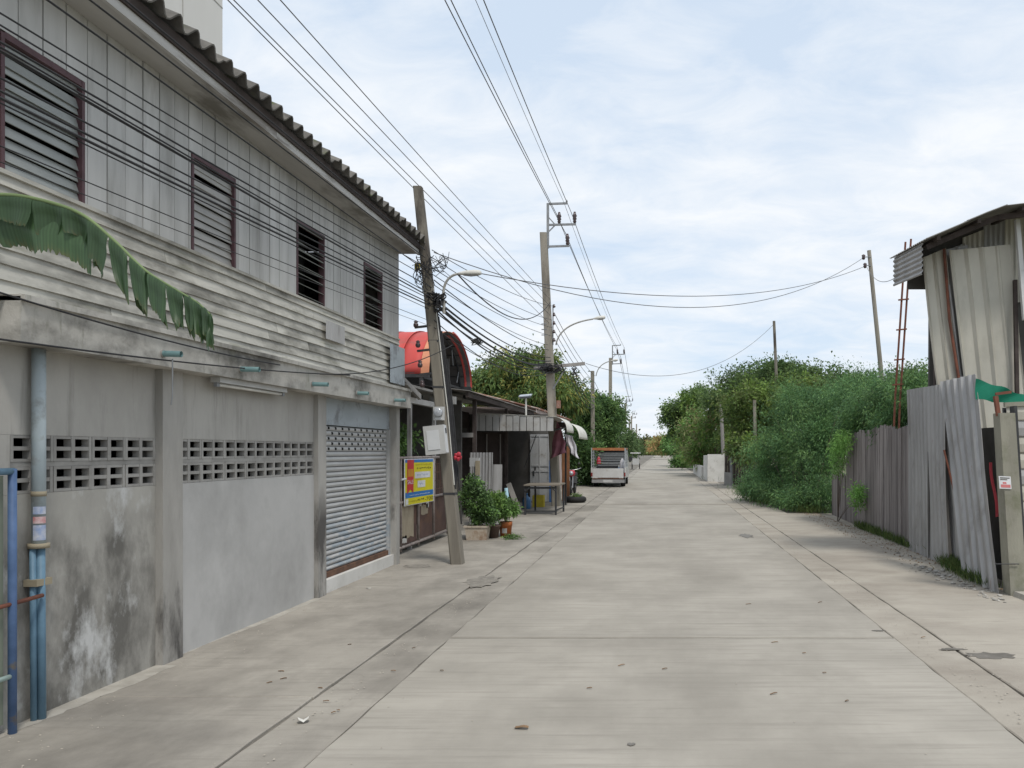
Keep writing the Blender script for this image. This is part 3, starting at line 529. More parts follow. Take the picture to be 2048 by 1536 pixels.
MB().tube([(gx,4.52,0),(gx,4.52,1.50)], .022, 10).build('post', 'gate_blue', gt, True); MB().tube([(gx,4.53,1.485),(gx,3.92,1.485)], .02, 10).build('rail', 'pipe_blue', gt, True)
MB().tube([(gx,4.5,.33),(gx,3.92,.33)], .014, 10).build('rail', 'papergreen', gt, True); MB().tube([(gx,4.74,.745),(gx,3.92,.715)], .012, 10).build('latch_bar', 'rustbar', gt, True)
MB().box(gx-.05, gx-.035, 3.92, 4.50, .06, 1.46).build('sheet', 'greenpanel', gt)
# tall pale building far behind
tb = thing('tall_building', 'tall pale windowless building rising behind the shophouse roof', 'building', (-22,32,0))
TX = P(445,50,36).x
MB().box(-31, TX, 24, 36, -.05, 27).build('wall', 'tower', tb)
for y in (27, 30, 33): MB().box(TX+.001, TX+.015, y-.02, y+.02, 0, 27).build('panel_joint', 'plaster', tb)
for z in (4, 7.5, 11, 14.5, 18, 21.5): MB().box(TX+.001, TX+.014, 24, 36, z, z+.05).build('panel_joint', 'plaster', tb)
# ------------------------------------------------------------------ yard with red arched canopy behind the brown gate
yd = thing('yard_house', 'dark open-fronted yard house under red arched canopy beyond shophouse', 'building', (-5.5, 15, 0))
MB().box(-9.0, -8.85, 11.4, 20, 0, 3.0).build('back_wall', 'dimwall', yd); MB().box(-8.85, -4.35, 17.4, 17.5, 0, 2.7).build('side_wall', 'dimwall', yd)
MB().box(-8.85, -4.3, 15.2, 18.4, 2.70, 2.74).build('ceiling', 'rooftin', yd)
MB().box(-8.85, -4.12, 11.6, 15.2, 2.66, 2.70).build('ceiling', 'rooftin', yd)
MB().box(-4.14, -4.04, 11.6, 15.0, 2.38, 2.47).build('lintel', 'tin', yd); MB().box(-4.35, -3.86, 15.02, 15.10, 2.48, 2.62).build('lintel', 'tin', yd)
MB().box(-4.12, -4.06, 12.98, 13.05, 0, 2.37).build('post', 'tin', yd); MB().box(-4.33,-4.27,15.12,15.19,0,2.7).build('post', 'tin', yd)
for i in range(3): MB().bar((-3.8+U(-.02,.02), 11.6+.15*i, 2.72-.06*i), (-3.98, 13.2, 2.52-.03*i), .05, .03).build('loose_timber', 'plank', yd)
cn = thing('arched_canopy', 'bright red barrel-vaulted metal canopy with orange edge trim', 'canopy', (-5.8, 17.1, 2.9))
yc, zc, ra, rb = 17.05, 3.08, 1.72, 1.02
def arch(x, a, k=0): return (x, yc-math.cos(a)*(ra+k), zc+math.sin(a)*(rb+k))
npan = 16
for i in range(10):
    xa, xb = -8.6+i*.4, -8.6+(i+1)*.4-.004
    mb = MB(); mb.grid(lambda u, v: arch(xb+(xa-xb)*u, math.pi*v, .012 if u in (0,) else 0), 3, 24, .006)
    mb.build('roof_panel', 'redroof', cn, True)
    if i % 2 == 0: MB().grid(lambda u, v: arch(xb+.012+(-.03)*u, math.pi*v, .02), 1, 24, .008).build('roof_rib', 'redroof', cn)
MB().grid(lambda u, v: arch(-4.44-.16*u, math.pi*v*.52, .008), 1, 24, .010).build('edge_trim', 'orangetrim', cn)
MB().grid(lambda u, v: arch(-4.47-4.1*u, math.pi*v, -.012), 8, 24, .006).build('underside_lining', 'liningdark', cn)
MB().grid(lambda u, v: arch(-4.44-.16*u, math.pi*(.522+.478*v), .03-.06*u), 1, 24, .035).build('edge_trim', 'redroof', cn)
for k in range(1, 12): MB().tube([arch(-4.6, math.pi*k/12, -.03), arch(-8.5, math.pi*k/12, -.03)], .012, 5).build('purlin', 'darksteel', cn)
for x in (-4.7, -6.6):
    MB().tube([arch(x, math.pi*k/16, -.06) for k in range(17)], .022, 6).build('truss_hoop', 'darksteel', cn)
    for k in range(2, 15, 3): MB().tube([arch(x, math.pi*k/16, -.06), arch(x, math.pi*(k+1.3)/16, -.34)], .014, 5).build('truss_web', 'steel', cn)
    MB().bar((x, yc-ra+.05, zc-.02), (x, yc+ra-.05, zc-.02), .05).build('tie_beam', 'darksteel', cn)
MB().box(-8.6, -4.75, yc+.9, yc+.94, zc-.4, zc+.6).build('end_cladding', 'dimwall', cn)
for y in (yc-ra+.03, yc+ra-.03):
    MB().bar((-8.6,y,zc-.02),(-4.45,y,zc-.02), .07, .09).build('wall_plate', 'darksteel', cn); MB().bar((-4.6,y,zc-.05),(-4.6,y,2.60 if y < yc else 2.72), .06).build('post', 'darksteel', cn)
# gate
yg = thing('yard_gate', 'rusty maroon pipe-framed gate with torn posters beside the leaning pole', 'gate', (-4.02, 13.3, 0))
XG, GA, GB = -4.02, 11.45, 15.1
for y in (GA+.03, 12.35, 13.25, 14.15, GB-.03): MB().tube([(XG,y,.04),(XG,y,1.50)], .022, 8).build('upright', 'gate_frame', yg, True)
for z in (.10, .80, 1.49): MB().tube([(XG,GA,z),(XG,GB,z)], .024, 8).build('rail', 'gate_frame', yg, True)
for a, b in ((GA+.06,12.32),(12.38,13.22),(13.28,14.12),(14.18,GB-.06)): MB().box(XG-.025, XG-.018, a, b, .13, .78).build('sheet', 'gate_brown', yg)
for k in range(34):
    y = GA+.1+k*.104
    if y < GB-.08: MB().bar((XG-.02,y,.82),(XG-.02,y,1.47), .014).build('bar', 'gate_brown', yg)
for k in range(4): MB().bar((XG-.03,GA,.92+k*.15),(XG-.03,GB,.92+k*.15), .012).build('bar', 'gate_brown', yg)
for (a,b,z0,z1,m) in ((11.62,12.2,.28,.72,'paper'),(12.45,13.05,.22,.74,'paperbrown'),(12.48,12.7,.16,.26,'paper'),(13.34,13.5,.68,.765,'paper'),(13.45,13.85,.52,.68,'paperbrown'),(12.02,12.28,.14,.32,'papergreen'),(13.75,13.9,.62,.75,'paper')):
    n = 7; e = lambda: U(-.02,.02)
    poly = [(XG-.0165,a+(b-a)*i/n,z0+e()) for i in range(n+1)]+[(XG-.0165,b-(b-a)*i/n,z1+e()) for i in range(n+1)]
    MB().prism(poly, (.002,0,0)).build('torn_poster', m, yg)
# ------------------------------------------------------------------ printed sale sign on the gate
sA, sB = P(808, 918, 12.4), P(867, 917, 13.75); sA.z = 1.475; sB.z = 1.475; SW = (sB-sA).length; SH = .735
sg = thing('sale_sign', 'yellow and blue printed for-sale banner tied to the brown gate', 'sign', sA-Vector((0,0,SH)))
su = (sB-sA).normalized(); sn = Vector((su.y,-su.x,0)).normalized()
if sn.x < 0: sn = -sn
def SP(u, v, d=0): return sA+su*(u*SW)-Vector((0,0,1))*(v*SH)+sn*d
def srect(name, u0, u1, v0, v1, m, d=.004, par=sg): return MB().prism([SP(u0,v0,d),SP(u1,v0,d),SP(u1,v1,d),SP(u0,v1,d)], sn*.0015).build(name, m, par)
MB().prism([SP(0,0),SP(1,0),SP(1,1),SP(0,1)], sn*.003).build('banner', 's_white', sg)
srect('yellow_field', .03, .97, .075, .83, 's_yellow', .0035); srect('blue_band', .03, .97, .018, .08, 's_blue', .0055); srect('blue_band', .03, .97, .72, .84, 's_blue', .0055); srect('yellow_field', .03, .97, .84, .985, 's_yellow', .0055)
rb_ = MB().prism([SP(.09,.02,.0075),SP(.30,.02,.0075),SP(.28,.74,.0075),SP(.185,.655,.0075),SP(.08,.75,.0075)], sn*.0015).build('ribbon', 's_red', sg)
srect('ribbon_mark', .105, .27, .22, .38, 's_orange', .0095)
srect('price_box', .33, .86, .29, .43, 's_white', .0075); srect('price_box', .42, .68, .485, .635, 's_white', .0075); srect('corner_box', .035, .115, .86, .975, 's_white', .0075)
random.seed(5)
def marks(u0, u1, v0, v1, n, m, d=.0095):
    mb = MB()
    for i in range(n):
        a = u0+(u1-u0)*i/n; b = a+(u1-u0)/n*U(.45,.8); c = v0+(v1-v0)*U(0,.3); e = v1-(v1-v0)*U(0,.25)
        mb.prism([SP(a,c,d),SP(b,c,d),SP(b,c+(v1-v0)*.3,d),SP(a,c+(v1-v0)*.3,d)], sn*.001)
        if U(0,1) < .7: mb.prism([SP(a,c+(v1-v0)*.32,d),SP(a+(b-a)*.4,c+(v1-v0)*.32,d),SP(a+(b-a)*.4,e,d),SP(a,e,d)], sn*.001)
    mb.build('printed_line', m, sg)
marks(.35,.92,.115,.155,16,'s_faint'); marks(.40,.90,.185,.235,9,'s_ink'); marks(.40,.80,.33,.39,8,'s_pen'); marks(.47,.62,.53,.60,4,'s_pen'); marks(.36,.55,.45,.47,8,'s_faint'); marks(.16,.86,.775,.805,22,'s_white'); marks(.13,.40,.90,.94,9,'s_faint'); marks(.42,.66,.875,.945,4,'s_ink')
def text(name, s, u, v, hgt, m, d, width=None, par=sg):
    cu = bpy.data.curves.new(name, 'FONT'); cu.body = s; cu.size = 1; ob = bpy.data.objects.new(name+'_tmp', cu); COL.objects.link(ob)
    bpy.context.view_layer.update(); me = bpy.data.meshes.new_from_object(ob.evaluated_get(bpy.context.evaluated_depsgraph_get())); bpy.data.objects.remove(ob)
    xs = [q.co.x for q in me.vertices]; ys = [q.co.y for q in me.vertices]; w = max(xs)-min(xs); h = max(ys)-min(ys)
    sx = (width*SW/w) if width else hgt*SH/h; sy = hgt*SH/h; x0, y0 = min(xs), min(ys)
    for q in me.vertices:
        p = SP(u, v, d)+su*((q.co.x-x0)*sx)+Vector((0,0,(q.co.y-y0)*sy)); q.co = p-BASE[par.name]
    me.materials.append(M[m]); o = bpy.data.objects.new(name, me); COL.objects.link(o); o.parent = par; BASE[o.name] = BASE[par.name]; return o
text('sale_lettering', 'SALE', .092, .54, .085, 's_white', .0105, .185); text('number_lettering', '-700', .665, .955, .085, 's_ink', .0095, .30)
MB().tube([SP(-.10,.43,.01),SP(.03,.42,.012)], .016, 6).build('tie', 's_white', sg)
# ------------------------------------------------------------------ shop shack further on
sk = thing('tin_shack', 'low tin-roofed shop shack with dark open porch beyond the yard', 'building', (-4.8, 21, 0))
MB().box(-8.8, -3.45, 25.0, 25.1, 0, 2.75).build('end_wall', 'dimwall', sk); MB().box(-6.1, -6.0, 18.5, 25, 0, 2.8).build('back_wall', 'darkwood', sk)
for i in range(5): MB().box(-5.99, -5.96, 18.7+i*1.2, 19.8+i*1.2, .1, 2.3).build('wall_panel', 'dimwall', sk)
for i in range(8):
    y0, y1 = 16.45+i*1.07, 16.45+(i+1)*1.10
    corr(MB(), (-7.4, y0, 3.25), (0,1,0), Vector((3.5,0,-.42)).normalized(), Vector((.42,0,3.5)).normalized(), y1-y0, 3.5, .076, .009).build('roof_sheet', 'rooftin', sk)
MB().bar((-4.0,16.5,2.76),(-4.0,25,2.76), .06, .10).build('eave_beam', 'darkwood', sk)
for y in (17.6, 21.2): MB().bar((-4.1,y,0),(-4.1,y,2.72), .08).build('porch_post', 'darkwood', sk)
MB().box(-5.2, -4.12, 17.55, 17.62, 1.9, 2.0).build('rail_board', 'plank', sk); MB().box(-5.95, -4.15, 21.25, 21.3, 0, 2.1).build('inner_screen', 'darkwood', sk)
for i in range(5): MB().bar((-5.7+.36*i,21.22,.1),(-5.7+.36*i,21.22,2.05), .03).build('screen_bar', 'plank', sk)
door = MB().box(P(1060,900,24.9).x, P(1098,900,24.9).x, 24.93, 24.97, .02, 2.12).build('door', 'doorwhite', sk)
xa, xb = P(1060,900,24.9).x, P(1098,900,24.9).x
for x in (xa, (xa+xb)/2-.015, xb-.03): MB().box(x, x+.035, 24.905, 24.928, .02, 2.12).build('door_stile', 'doorwhite', door)
for z in (.02, .95, 1.12, 2.05): MB().box(xa+.036, xb-.031, 24.910, 24.929, z, z+.06).build('door_rail', 'doorwhite', door)
MB().box(xa+.09, xa+.13, 24.90, 24.929, .82, .98).build('handle', 'darksteel', door); MB().box(xa+.14, xa+.18, 24.90, 24.929, 1.0, 1.1).build('padlock', 'darksteel', door)
MB().box(xb+.004, xb+.085, 24.90, 24.96, 0, 1.3).build('blue_panel', 'blue', sk); MB().bar((xb-.35,24.6,2.1),(xa-.05,24.2,1.1),.02).build('brace_rod', 'darksteel', sk)
# awning with rolled ends
aw = thing('tin_awning', 'pale corrugated awning with rolled edges over the shop porch', 'awning', (-3.7, 21, 2.2))
ax0, ax1 = P(945,845,20.3).x, P(1108,845,20.3).x; npn = 12; zb = 2.11
for i in range(npn):
    a, b = ax0+(ax1-ax0)*i/npn, ax0+(ax1-ax0)*(i+1)/npn-.018
    zt = 2.56-.10*(i/npn)
    MB().hexa([(a,20.30,zb),(b,20.30,zb),(b,20.31,zb),(a,20.31,zb)], [(a,20.30+.014*(i%2),zt),(b,20.30+.014*(i%2),zt-.008),(b,20.315,zt-.008),(a,20.315,zt)]).build('valance_strip', 'awning', aw)
MB().grid(lambda u, v: (ax0+(ax1-ax0)*u, 20.29+3.4*v, 2.575-.10*u), 4, 4, .008).build('top_sheet', 'awnwhite', aw)
def roll(y0, y1, x0, r, a1, z0, m):
    MB().grid(lambda u, v: (x0+r*math.sin(a1*v), y0+(y1-y0)*u, z0-r*(1-math.cos(a1*v))), 6, 10, .008).build('rolled_edge', m, aw, True)
roll(20.32, 21.9, ax1-.01, .33, R(100), 2.47, 'awnwhite'); roll(22.2, 24.7, ax1+.02, .42, R(95), 2.40, 'awnwhite')
MB().box(ax0, ax1-.02, 20.325, 20.335, zb+.01, 2.45).build('valance_backing', 'darkwood', aw)
MB().box(ax0, ax1, 23.6, 23.68, 2.3, 2.45).build('rear_beam', 'darkwood', aw)
for x in (ax0+.03, ax1-.06): MB().bar((x,20.36,2.12),(x,23.6,2.3), .04).build('side_rail', 'darksteel', aw); 
for x in (ax0+.1, ax1-.1): MB().bar((x,23.64,0),(x,23.64,2.3), .05).build('post', 'darksteel', aw)
# brown tiled house
bh = thing('brown_roof_house', 'low house with brown tiled roof and pinkish wall behind the shack', 'building', (-5.5, 30, 0))
MB().box(-8.5, -4.25, 25.3, 34.2, 0, 3.0).build('wall', 'pinkwall', bh)
for i in range(9):
    y0 = 25.12+i*1.03
    corr(MB(), (-3.85, y0, 2.93), (0,1,0), Vector((-3,0,.75)).normalized(), Vector((.75,0,3)).normalized(), 1.04, 2.9, .2, .03, .012).build('roof_tile', 'brownroof', bh)
MB().bar((-3.92,25.15,2.87),(-3.92,34.3,2.87), .03, .14).build('fascia_board', 'pinkwall', bh)
for y in (27, 30.5): 
    w = MB().box(-4.26, -4.235, y, y+.9, 1.1, 2.2).build('window', 'windowglass', bh); MB().box(-4.24,-4.22,y-.05,y+.95,1.03,1.1).build('sill', 'white', w)
ob = thing('solar_lamp', 'small solar panel lamp on a thin post above the awning', 'lamp', P(1052, 828, 22.3))
MB().tube([P(1052,832,22.3),P(1052,797,22.3)], .025, 8).build('post', 'lamp', ob); c = P(1051,792,22.3)
MB().hexa([c+Vector(v) for v in ((-.17,-.12,-.04),(.17,-.12,-.01),(.17,.12,.04),(-.17,.12,.01))], [c+Vector(v) for v in ((-.17,-.12,-.01),(.17,-.12,.02),(.17,.12,.07),(-.17,.12,.04))]).build('panel', 'solar', ob)
MB().hexa([c+Vector(v) for v in ((-.15,-.10,-.09),(.15,-.10,-.06),(.15,.10,-.01),(-.15,.10,-.04))], [c+Vector(v) for v in ((-.15,-.10,-.042),(.15,-.10,-.012),(.15,.10,.038),(-.15,.10,.008))]).build('lamp_body', 'solarback', ob)
# sheets, planks, pipe in front of the porch
c0 = P(938,1036,17.0)
for i, (px0, px1, Y, zt, lab) in enumerate(((938, 984, 17.1, 1.56, 'wide corrugated tin sheet standing behind the potted plants'), (985, 1003, 17.3, 1.30, 'narrow flat tin sheet beside the wide corrugated one'))):
    a, b = P(px0,0,Y).x, P(px1,0,Y).x; mb = MB()
    corr(mb, (a,Y,.01), (1,0,0), Vector((0,.06,1)).normalized(), (0,-1,0), b-a, zt, .066 if i == 0 else .2, .012 if i == 0 else .003)
    tag(mb.build('tin_sheet', 'tin', origin=(a,Y,0)), lab, 'metal sheet')
o = MB().bar(P(1040,1027,20.6), P(1017,967,20.9), .13, .025, up=(0,1,0)); tag(o.build('leaning_plank', 'plank'), 'grey plank leaning under the shop awning', 'plank')
o = MB().tube([P(1019,1032,18.6), P(1012,976,18.6)], .042, 12); tag(o.build('upright_pipe', 'cyanpipe', smooth=True), 'pale blue plastic pipe standing behind the orange bucket', 'pipe')
mt_ = thing('meter_box', 'grey meter box with yellow tag hanging by the tin sheets', 'meter', P(950,940,16.6))
MB().box(*[q for q in (P(941,0,16.6).x, P(960,0,16.6).x)], 16.52, 16.62, 1.28, 1.46).build('box', 'boxgrey', mt_); MB().box(P(953,0,16.6).x, P(962,0,16.6).x, 16.49, 16.515, 1.10, 1.40).build('tag', 'strap', mt_); MB().box(P(948,0,16.6).x, P(952,0,16.6).x, 16.6, 16.64, 0, 1.28).build('stake', 'steel', mt_)
tbk = thing('work_table', 'bare work table with dark steel legs before the white door', 'table', (P(1088,1030,20).x, 20.6, 0))
tx0, tx1 = P(1051,1030,20).x, P(1112,1030,20).x; tz = .73
for i in range(4): MB().box(tx0-.03, tx1+.10, 19.9+i*.31, 19.9+i*.31+.30, tz, tz+.035).build('top_board', 'tablewood', tbk)
for x, y in ((tx0,19.96),(tx1,19.96),(tx0+.08,21.05),(tx1+.06,21.05)): MB().bar((x,y,0),(x,y,tz-.001), .045).build('leg', 'darksteel', tbk)
MB().bar((tx0,19.96,.10),(tx1,19.96,.10),.03).build('stretcher', 'darksteel', tbk); MB().bar((tx1,19.96,.12),(tx1+.06,21.05,.12),.03).build('stretcher', 'darksteel', tbk); MB().bar((tx0,19.95,tz-.05),(tx1,19.95,tz-.05),.03,.05).build('apron', 'darksteel', tbk)
MB().bar((tx1,19.93,.60),(tx1-.12,19.93,tz-.04),.025).build('brace', 'darksteel', tbk); MB().bar((tx0,19.93,.60),(tx0+.12,19.93,tz-.04),.025).build('brace', 'darksteel', tbk)
yc_ = G(1078, 1014); yk = thing('yellow_crate', 'yellow plastic crate on the ground under the work table', 'crate', yc_)
MB().box(yc_.x-.17,yc_.x+.15,yc_.y-.12,yc_.y+.12,0,.04).build('floor','yellow',yk)
for (a,b,c_,d) in ((-.17,-.15,-.12,.12),(.13,.15,-.12,.12),(-.15,.13,-.12,-.10),(-.15,.13,.10,.12)): MB().box(yc_.x+a,yc_.x+b,yc_.y+c_,yc_.y+d,.041,.34).build('side','yellow',yk)
jc = G(1053, 1018); MBj = MB().lathe(jc, [(.10,0),(.12,.03),(.12,.25),(.10,.31),(.04,.36),(.04,.41),(.045,.41),(.045,.43)], 14); tag(MBj.build('water_jug','bluejug',smooth=True,origin=jc), 'blue plastic water jug beside the table leg', 'jug')
# pots and plants
def rect_pot(c, w, d, h, m, t, name='tub'):
    mb = MB(); k = .85
    mb.hexa([c+Vector((-w/2*k,-d/2*k,0)),c+Vector((w/2*k,-d/2*k,0)),c+Vector((w/2*k,d/2*k,0)),c+Vector((-w/2*k,d/2*k,0))],[c+Vector((-w/2,-d/2,h-.03)),c+Vector((w/2,-d/2,h-.03)),c+Vector((w/2,d/2,h-.03)),c+Vector((-w/2,d/2,h-.03))]); mb.build(name, m, t)
    q = .015
    for a in ((-w/2-q,w/2+q,-d/2-q,-d/2+.02),(-w/2-q,w/2+q,d/2-.02,d/2+q),(-w/2-q,-w/2+.02,-d/2+.021,d/2-.021),(w/2-.02,w/2+q,-d/2+.021,d/2-.021)): MB().box(c.x+a[0],c.x+a[1],c.y+a[2],c.y+a[3],c.z+h-.03,c.z+h).build('rim', m, t)
    MB().box(c.x-w/2+.021,c.x+w/2-.021,c.y-d/2+.021,c.y+d/2-.021,c.z+h-.0295,c.z+h-.015).build('soil','soil',t)
GR = [(.05,.085,.028),(.065,.115,.032),(.038,.065,.025),(.09,.14,.04)]
GD = [(.034,.058,.026),(.045,.072,.03),(.05,.085,.032)]
c = G(952,1081); c.y += .13; t = thing('planter_box','cream rectangular planter trough at the foot of the leaning pole','planter',c); rect_pot(c,.41,.26,.26,'planter',t)
plant('potted_shrub','dark bushy shrub growing from the cream planter','plant',c+Vector((0,0,.245)),[(tuple(c+Vector((-.03,.05,.62))),(.22,.2,.30)),(tuple(c+Vector((.10,0,.42))),(.17,.15,.17)),(tuple(c+Vector((-.1,.1,.90))),(.12,.12,.18))],90,26,.05,.06,.03,GR[:3]+GD,[tuple(c+Vector((.0,0,.25)))],tr=.012,zmin=.25)
c = G(985,1077); c.y += .1; t = thing('round_pot','dark brown round pot between planter trough and orange bucket','pot',c); MB().lathe(c,[(.085,0),(.115,.20),(.13,.21),(.13,.24),(.11,.24),(.105,.215)],18).build('pot','pot',t,True); MB().lathe(c,[(.104,.20),(.104,.218)],14).build('soil','soil',t)
plant('potted_shrub','light green shrub in the brown round pot','plant',c+Vector((0,0,.218)),[(tuple(c+Vector((.02,.02,.50))),(.20,.17,.20)),(tuple(c+Vector((-.04,0,.66))),(.12,.12,.16))],60,24,.05,.065,.035,[GR[1],GR[3],GR[0]],[tuple(c+Vector((0,0,.22)))],tr=.01,zmin=.24)
c = G(1009,1074); c.y += .11; t = thing('orange_bucket','orange plastic bucket used as a plant pot','bucket',c); MB().lathe(c,[(.10,0),(.118,.20),(.125,.20),(.128,.28),(.116,.28),(.112,.24)],18).build('bucket','bucket',t,True); MB().lathe(c,[(.111,.235),(.111,.25)],14).build('soil','soil',t); MB().grid(lambda u,v:(c.x-.045+.09*u, c.y-math.sqrt(.1165**2-(-.045+.09*u)**2)-.001, .07+.09*v),6,1).build('label_print','paper',t)
plant('potted_shrub','sparse leafy seedling in the orange bucket','plant',c+Vector((0,0,.25)),[(tuple(c+Vector((-.02,.0,.52))),(.13,.12,.20)),(tuple(c+Vector((.10,0,.50))),(.10,.08,.07))],30,12,.045,.085,.028,[GR[1],GR[0]],[tuple(c+Vector((0,0,.25)))],tr=.008,zmin=.26)
c = G(1022,1079); plant('weed_tuft','flat green weed tuft by the orange bucket','weed',c,[(tuple(c+Vector((0,0,.02))),(.14,.08,.03))],22,14,.03,.06,.012,GR,tr=.004,branches=3)
c = Vector((-4.75,13.2,0)); plant('yard_shrub','leafy shrub in the shade behind the brown gate','plant',c,[((-4.7,13.0,1.5),(.35,.5,.30)),((-4.75,13.9,1.75),(.3,.5,.35)),((-4.75,12.6,1.25),(.3,.4,.3))],80,26,.09,.09,.045,GR[:3],tr=.02)
# ------------------------------------------------------------------ leaning near pole with cabinet, meter and street lamp
def pole_pt(px, py, Y): return P(px, py, Y)
YP = 11.33
p0 = thing('leaning_pole', 'old leaning concrete utility pole beside the sale sign', 'utility pole', G(915,1128))
bot, top = P(916,1132,YP), P(836,374,YP); bot.z = -.04
def taper(mb, a, b, wa, wb, n=1):
    for i in range(n):
        s_, e = i/n, (i+1)/n; pa, pb = a.lerp(b,s_), a.lerp(b,e); w0, w1 = wa+(wb-wa)*s_, wa+(wb-wa)*e
        mb.hexa([pa+Vector((i_*w0/2,j*w0/2,0)) for i_,j in ((-1,-1),(1,-1),(1,1),(-1,1))],[pb+Vector((i_*w1/2,j*w1/2,0)) for i_,j in ((-1,-1),(1,-1),(1,1),(-1,1))])
    return mb
def octpole(a, b, wa, wb, n=10):
    mb = MB(); vs = []; ch = .22
    for i in range(n+1):
        c_ = a.lerp(b, i/n); w = (wa+(wb-wa)*i/n)/2
        for x, y in ((-1,-1+ch),(-1+ch,-1),(1-ch,-1),(1,-1+ch),(1,1-ch),(1-ch,1),(-1+ch,1),(-1,1-ch)): vs.append(c_+Vector((x*w,y*w,0)))
    fs = [(i*8+k,i*8+(k+1)%8,(i+1)*8+(k+1)%8,(i+1)*8+k) for i in range(n) for k in range(8)]+[tuple(range(7,-1,-1)),tuple(n*8+k for k in range(8))]
    return mb.add(vs, fs)
octpole(bot, top, .172, .118).build('shaft', 'poledark', p0)
def onpole(z, dx=0, dy=0): return bot.lerp(top, (z-bot.z)/(top.z-bot.z))+Vector((dx,dy,0))
for k in range(6): MB().tube([onpole(.95+U(0,.3),.085+.02*k*.4,-.06+.02*k),onpole(2.2,.10+.01*k,-.05+.02*k),onpole(3.9-.2*k,.085+.012*k,-.06+.02*k)], .008+.003*(k%2), 6).build('riser_cable', 'wire' if k else 'lamp', p0)
for z in (1.0,2.5,3.15,3.62): 
    q = onpole(z); w = .092-.007*z; MB().add([],[]).hexa([q+Vector((i*w,j*w,-.015)) for i,j in ((-1,-1),(1,-1),(1,1),(-1,1))],[q+Vector((i*w,j*w,.015)) for i,j in ((-1,-1),(1,-1),(1,1),(-1,1))]).build('band', 'darksteel', p0)
for k in range(3): MB().bar(onpole(3.35-.33*k,-.05,-.12),onpole(3.33-.33*k,-.22,-.12),.03).build('bracket', 'darksteel', p0)
for k in range(4):
    q = onpole(3.38-.28*k,-.20,-.12); MB().lathe(q,[(.02,-.05),(.035,-.03),(.035,0),(.02,.01),(.03,.03),(.012,.05)],10).build('insulator', 'insul', p0, True)
q = onpole(4.18,-.09,-.13); MB().lathe(q,[(.03,-.05),(.045,-.02),(.03,0),(.045,.02),(.03,.05)],10).build('insulator', 'yellowinsul', p0, True)
# street lamp on it
def street_lamp(name, label, a, ctrl, b, hl, th, par_loc, r=.018, rise=.02, group='street lamps on the left poles'):
    t = thing(name, label, 'street lamp', par_loc, group); MB().tube(bez(a, ctrl, b, 12), r, 8).build('arm', 'lamparm', t, True)
    d = Vector((1,0,rise)).normalized(); n = 8; vs = []; prof = [(0,.25),(.12,.5),(.35,.85),(.7,1),(.93,.9),(1,.55)]
    mb = MB(); u_ = Vector((0,0,1)); w = Vector((0,1,0))
    for s_, k in prof:
        c_ = Vector(b)+d*(s_*hl)
        for a_ in range(10):
            an = math.pi*2*a_/10; vs.append(c_+w*math.cos(an)*th*.9*k+u_*(math.sin(an)*th*k*(1 if math.sin(an) > 0 else .45)))
    mb.add(vs, [(i*10+k,i*10+(k+1)%10,(i+1)*10+(k+1)%10,(i+1)*10+k) for i in range(5) for k in range(10)]+[tuple(range(9,-1,-1)),tuple(50+k for k in range(10))]).build('head', 'lamp', t, True)
    c_ = Vector(b)+d*hl*.58; mb = MB(); mb.add([c_+Vector((hl*.33*math.cos(2*math.pi*k/14),th*.7*math.sin(2*math.pi*k/14),-th*.40-.004)) for k in range(14)]+[c_+Vector((0,0,-th*.75))],[(k,14,(k+1)%14) for k in range(14)]).build('diffuser', 'glass', t, True)
    return t
sl_ = street_lamp('street_lamp','cream street lamp on a curved arm of the leaning pole',P(888,612,YP-.12),P(880,556,YP-.12),P(914,548,YP-.12),.34,.055,P(888,612,YP-.12))
MB().bar(P(868,604,YP-.1),P(893,604,YP-.12),.03).build('bracket','darksteel',sl_); MB().bar(P(872,622,YP-.1),P(893,618,YP-.12),.03).build('bracket','darksteel',sl_); MB().tube([P(888,627,YP-.12),P(888,600,YP-.12)],.022,8).build('socket','lamparm',sl_)
cb = thing('cable_cabinet', 'tilted light grey cable cabinet strapped to the leaning pole', 'cabinet', onpole(1.6,-.05,-.2))
ctr = onpole(1.755,-.055,-.2); ang = R(-6); ux = Vector((math.cos(ang),0,math.sin(ang)*-1)); uz = Vector((math.sin(ang),0,math.cos(ang)))
def cbx(x0,x1,z0,z1,y0,y1,n,m,par=cb): return MB().hexa([ctr+ux*x+uz*z0+Vector((0,y,0)) for x,y in ((x0,y0),(x1,y0),(x1,y1),(x0,y1))],[ctr+ux*x+uz*z1+Vector((0,y,0)) for x,y in ((x0,y0),(x1,y0),(x1,y1),(x0,y1))]).build(n,m,par)
cbx(-.155,.125,-.20,.20,-.07,.07,'body','boxgrey'); cbx(-.112,.055,-.135,.135,-.078,-.071,'door_panel','boxlight'); cbx(.126,.135,-.19,.19,-.06,.06,'side_door','boxlight'); cbx(.136,.143,.08,.15,-.02,.02,'lock','darksteel')
em = thing('electric_meter', 'round glass electricity meter on the leaning pole above the cabinet', 'meter', onpole(2.1,-.02,-.15))
q = onpole(2.13,-.005,-.11); MB().box(q.x-.075,q.x+.075,q.y-.04,q.y,q.z-.10,q.z+.09).build('base_box','boxgrey',em); MB().tube([q+Vector((0,-.04,.01)),q+Vector((0,-.09,.01)),q+Vector((0,-.10,.01))],[.062,.06,.05],16).build('glass_dome','glass',em,True); MB().box(q.x-.05,q.x+.05,q.y-.05,q.y-.041,q.z-.09,q.z-.06).build('name_plate','boxlight',em)
rc = P(916,913,11.25); mb = MB()
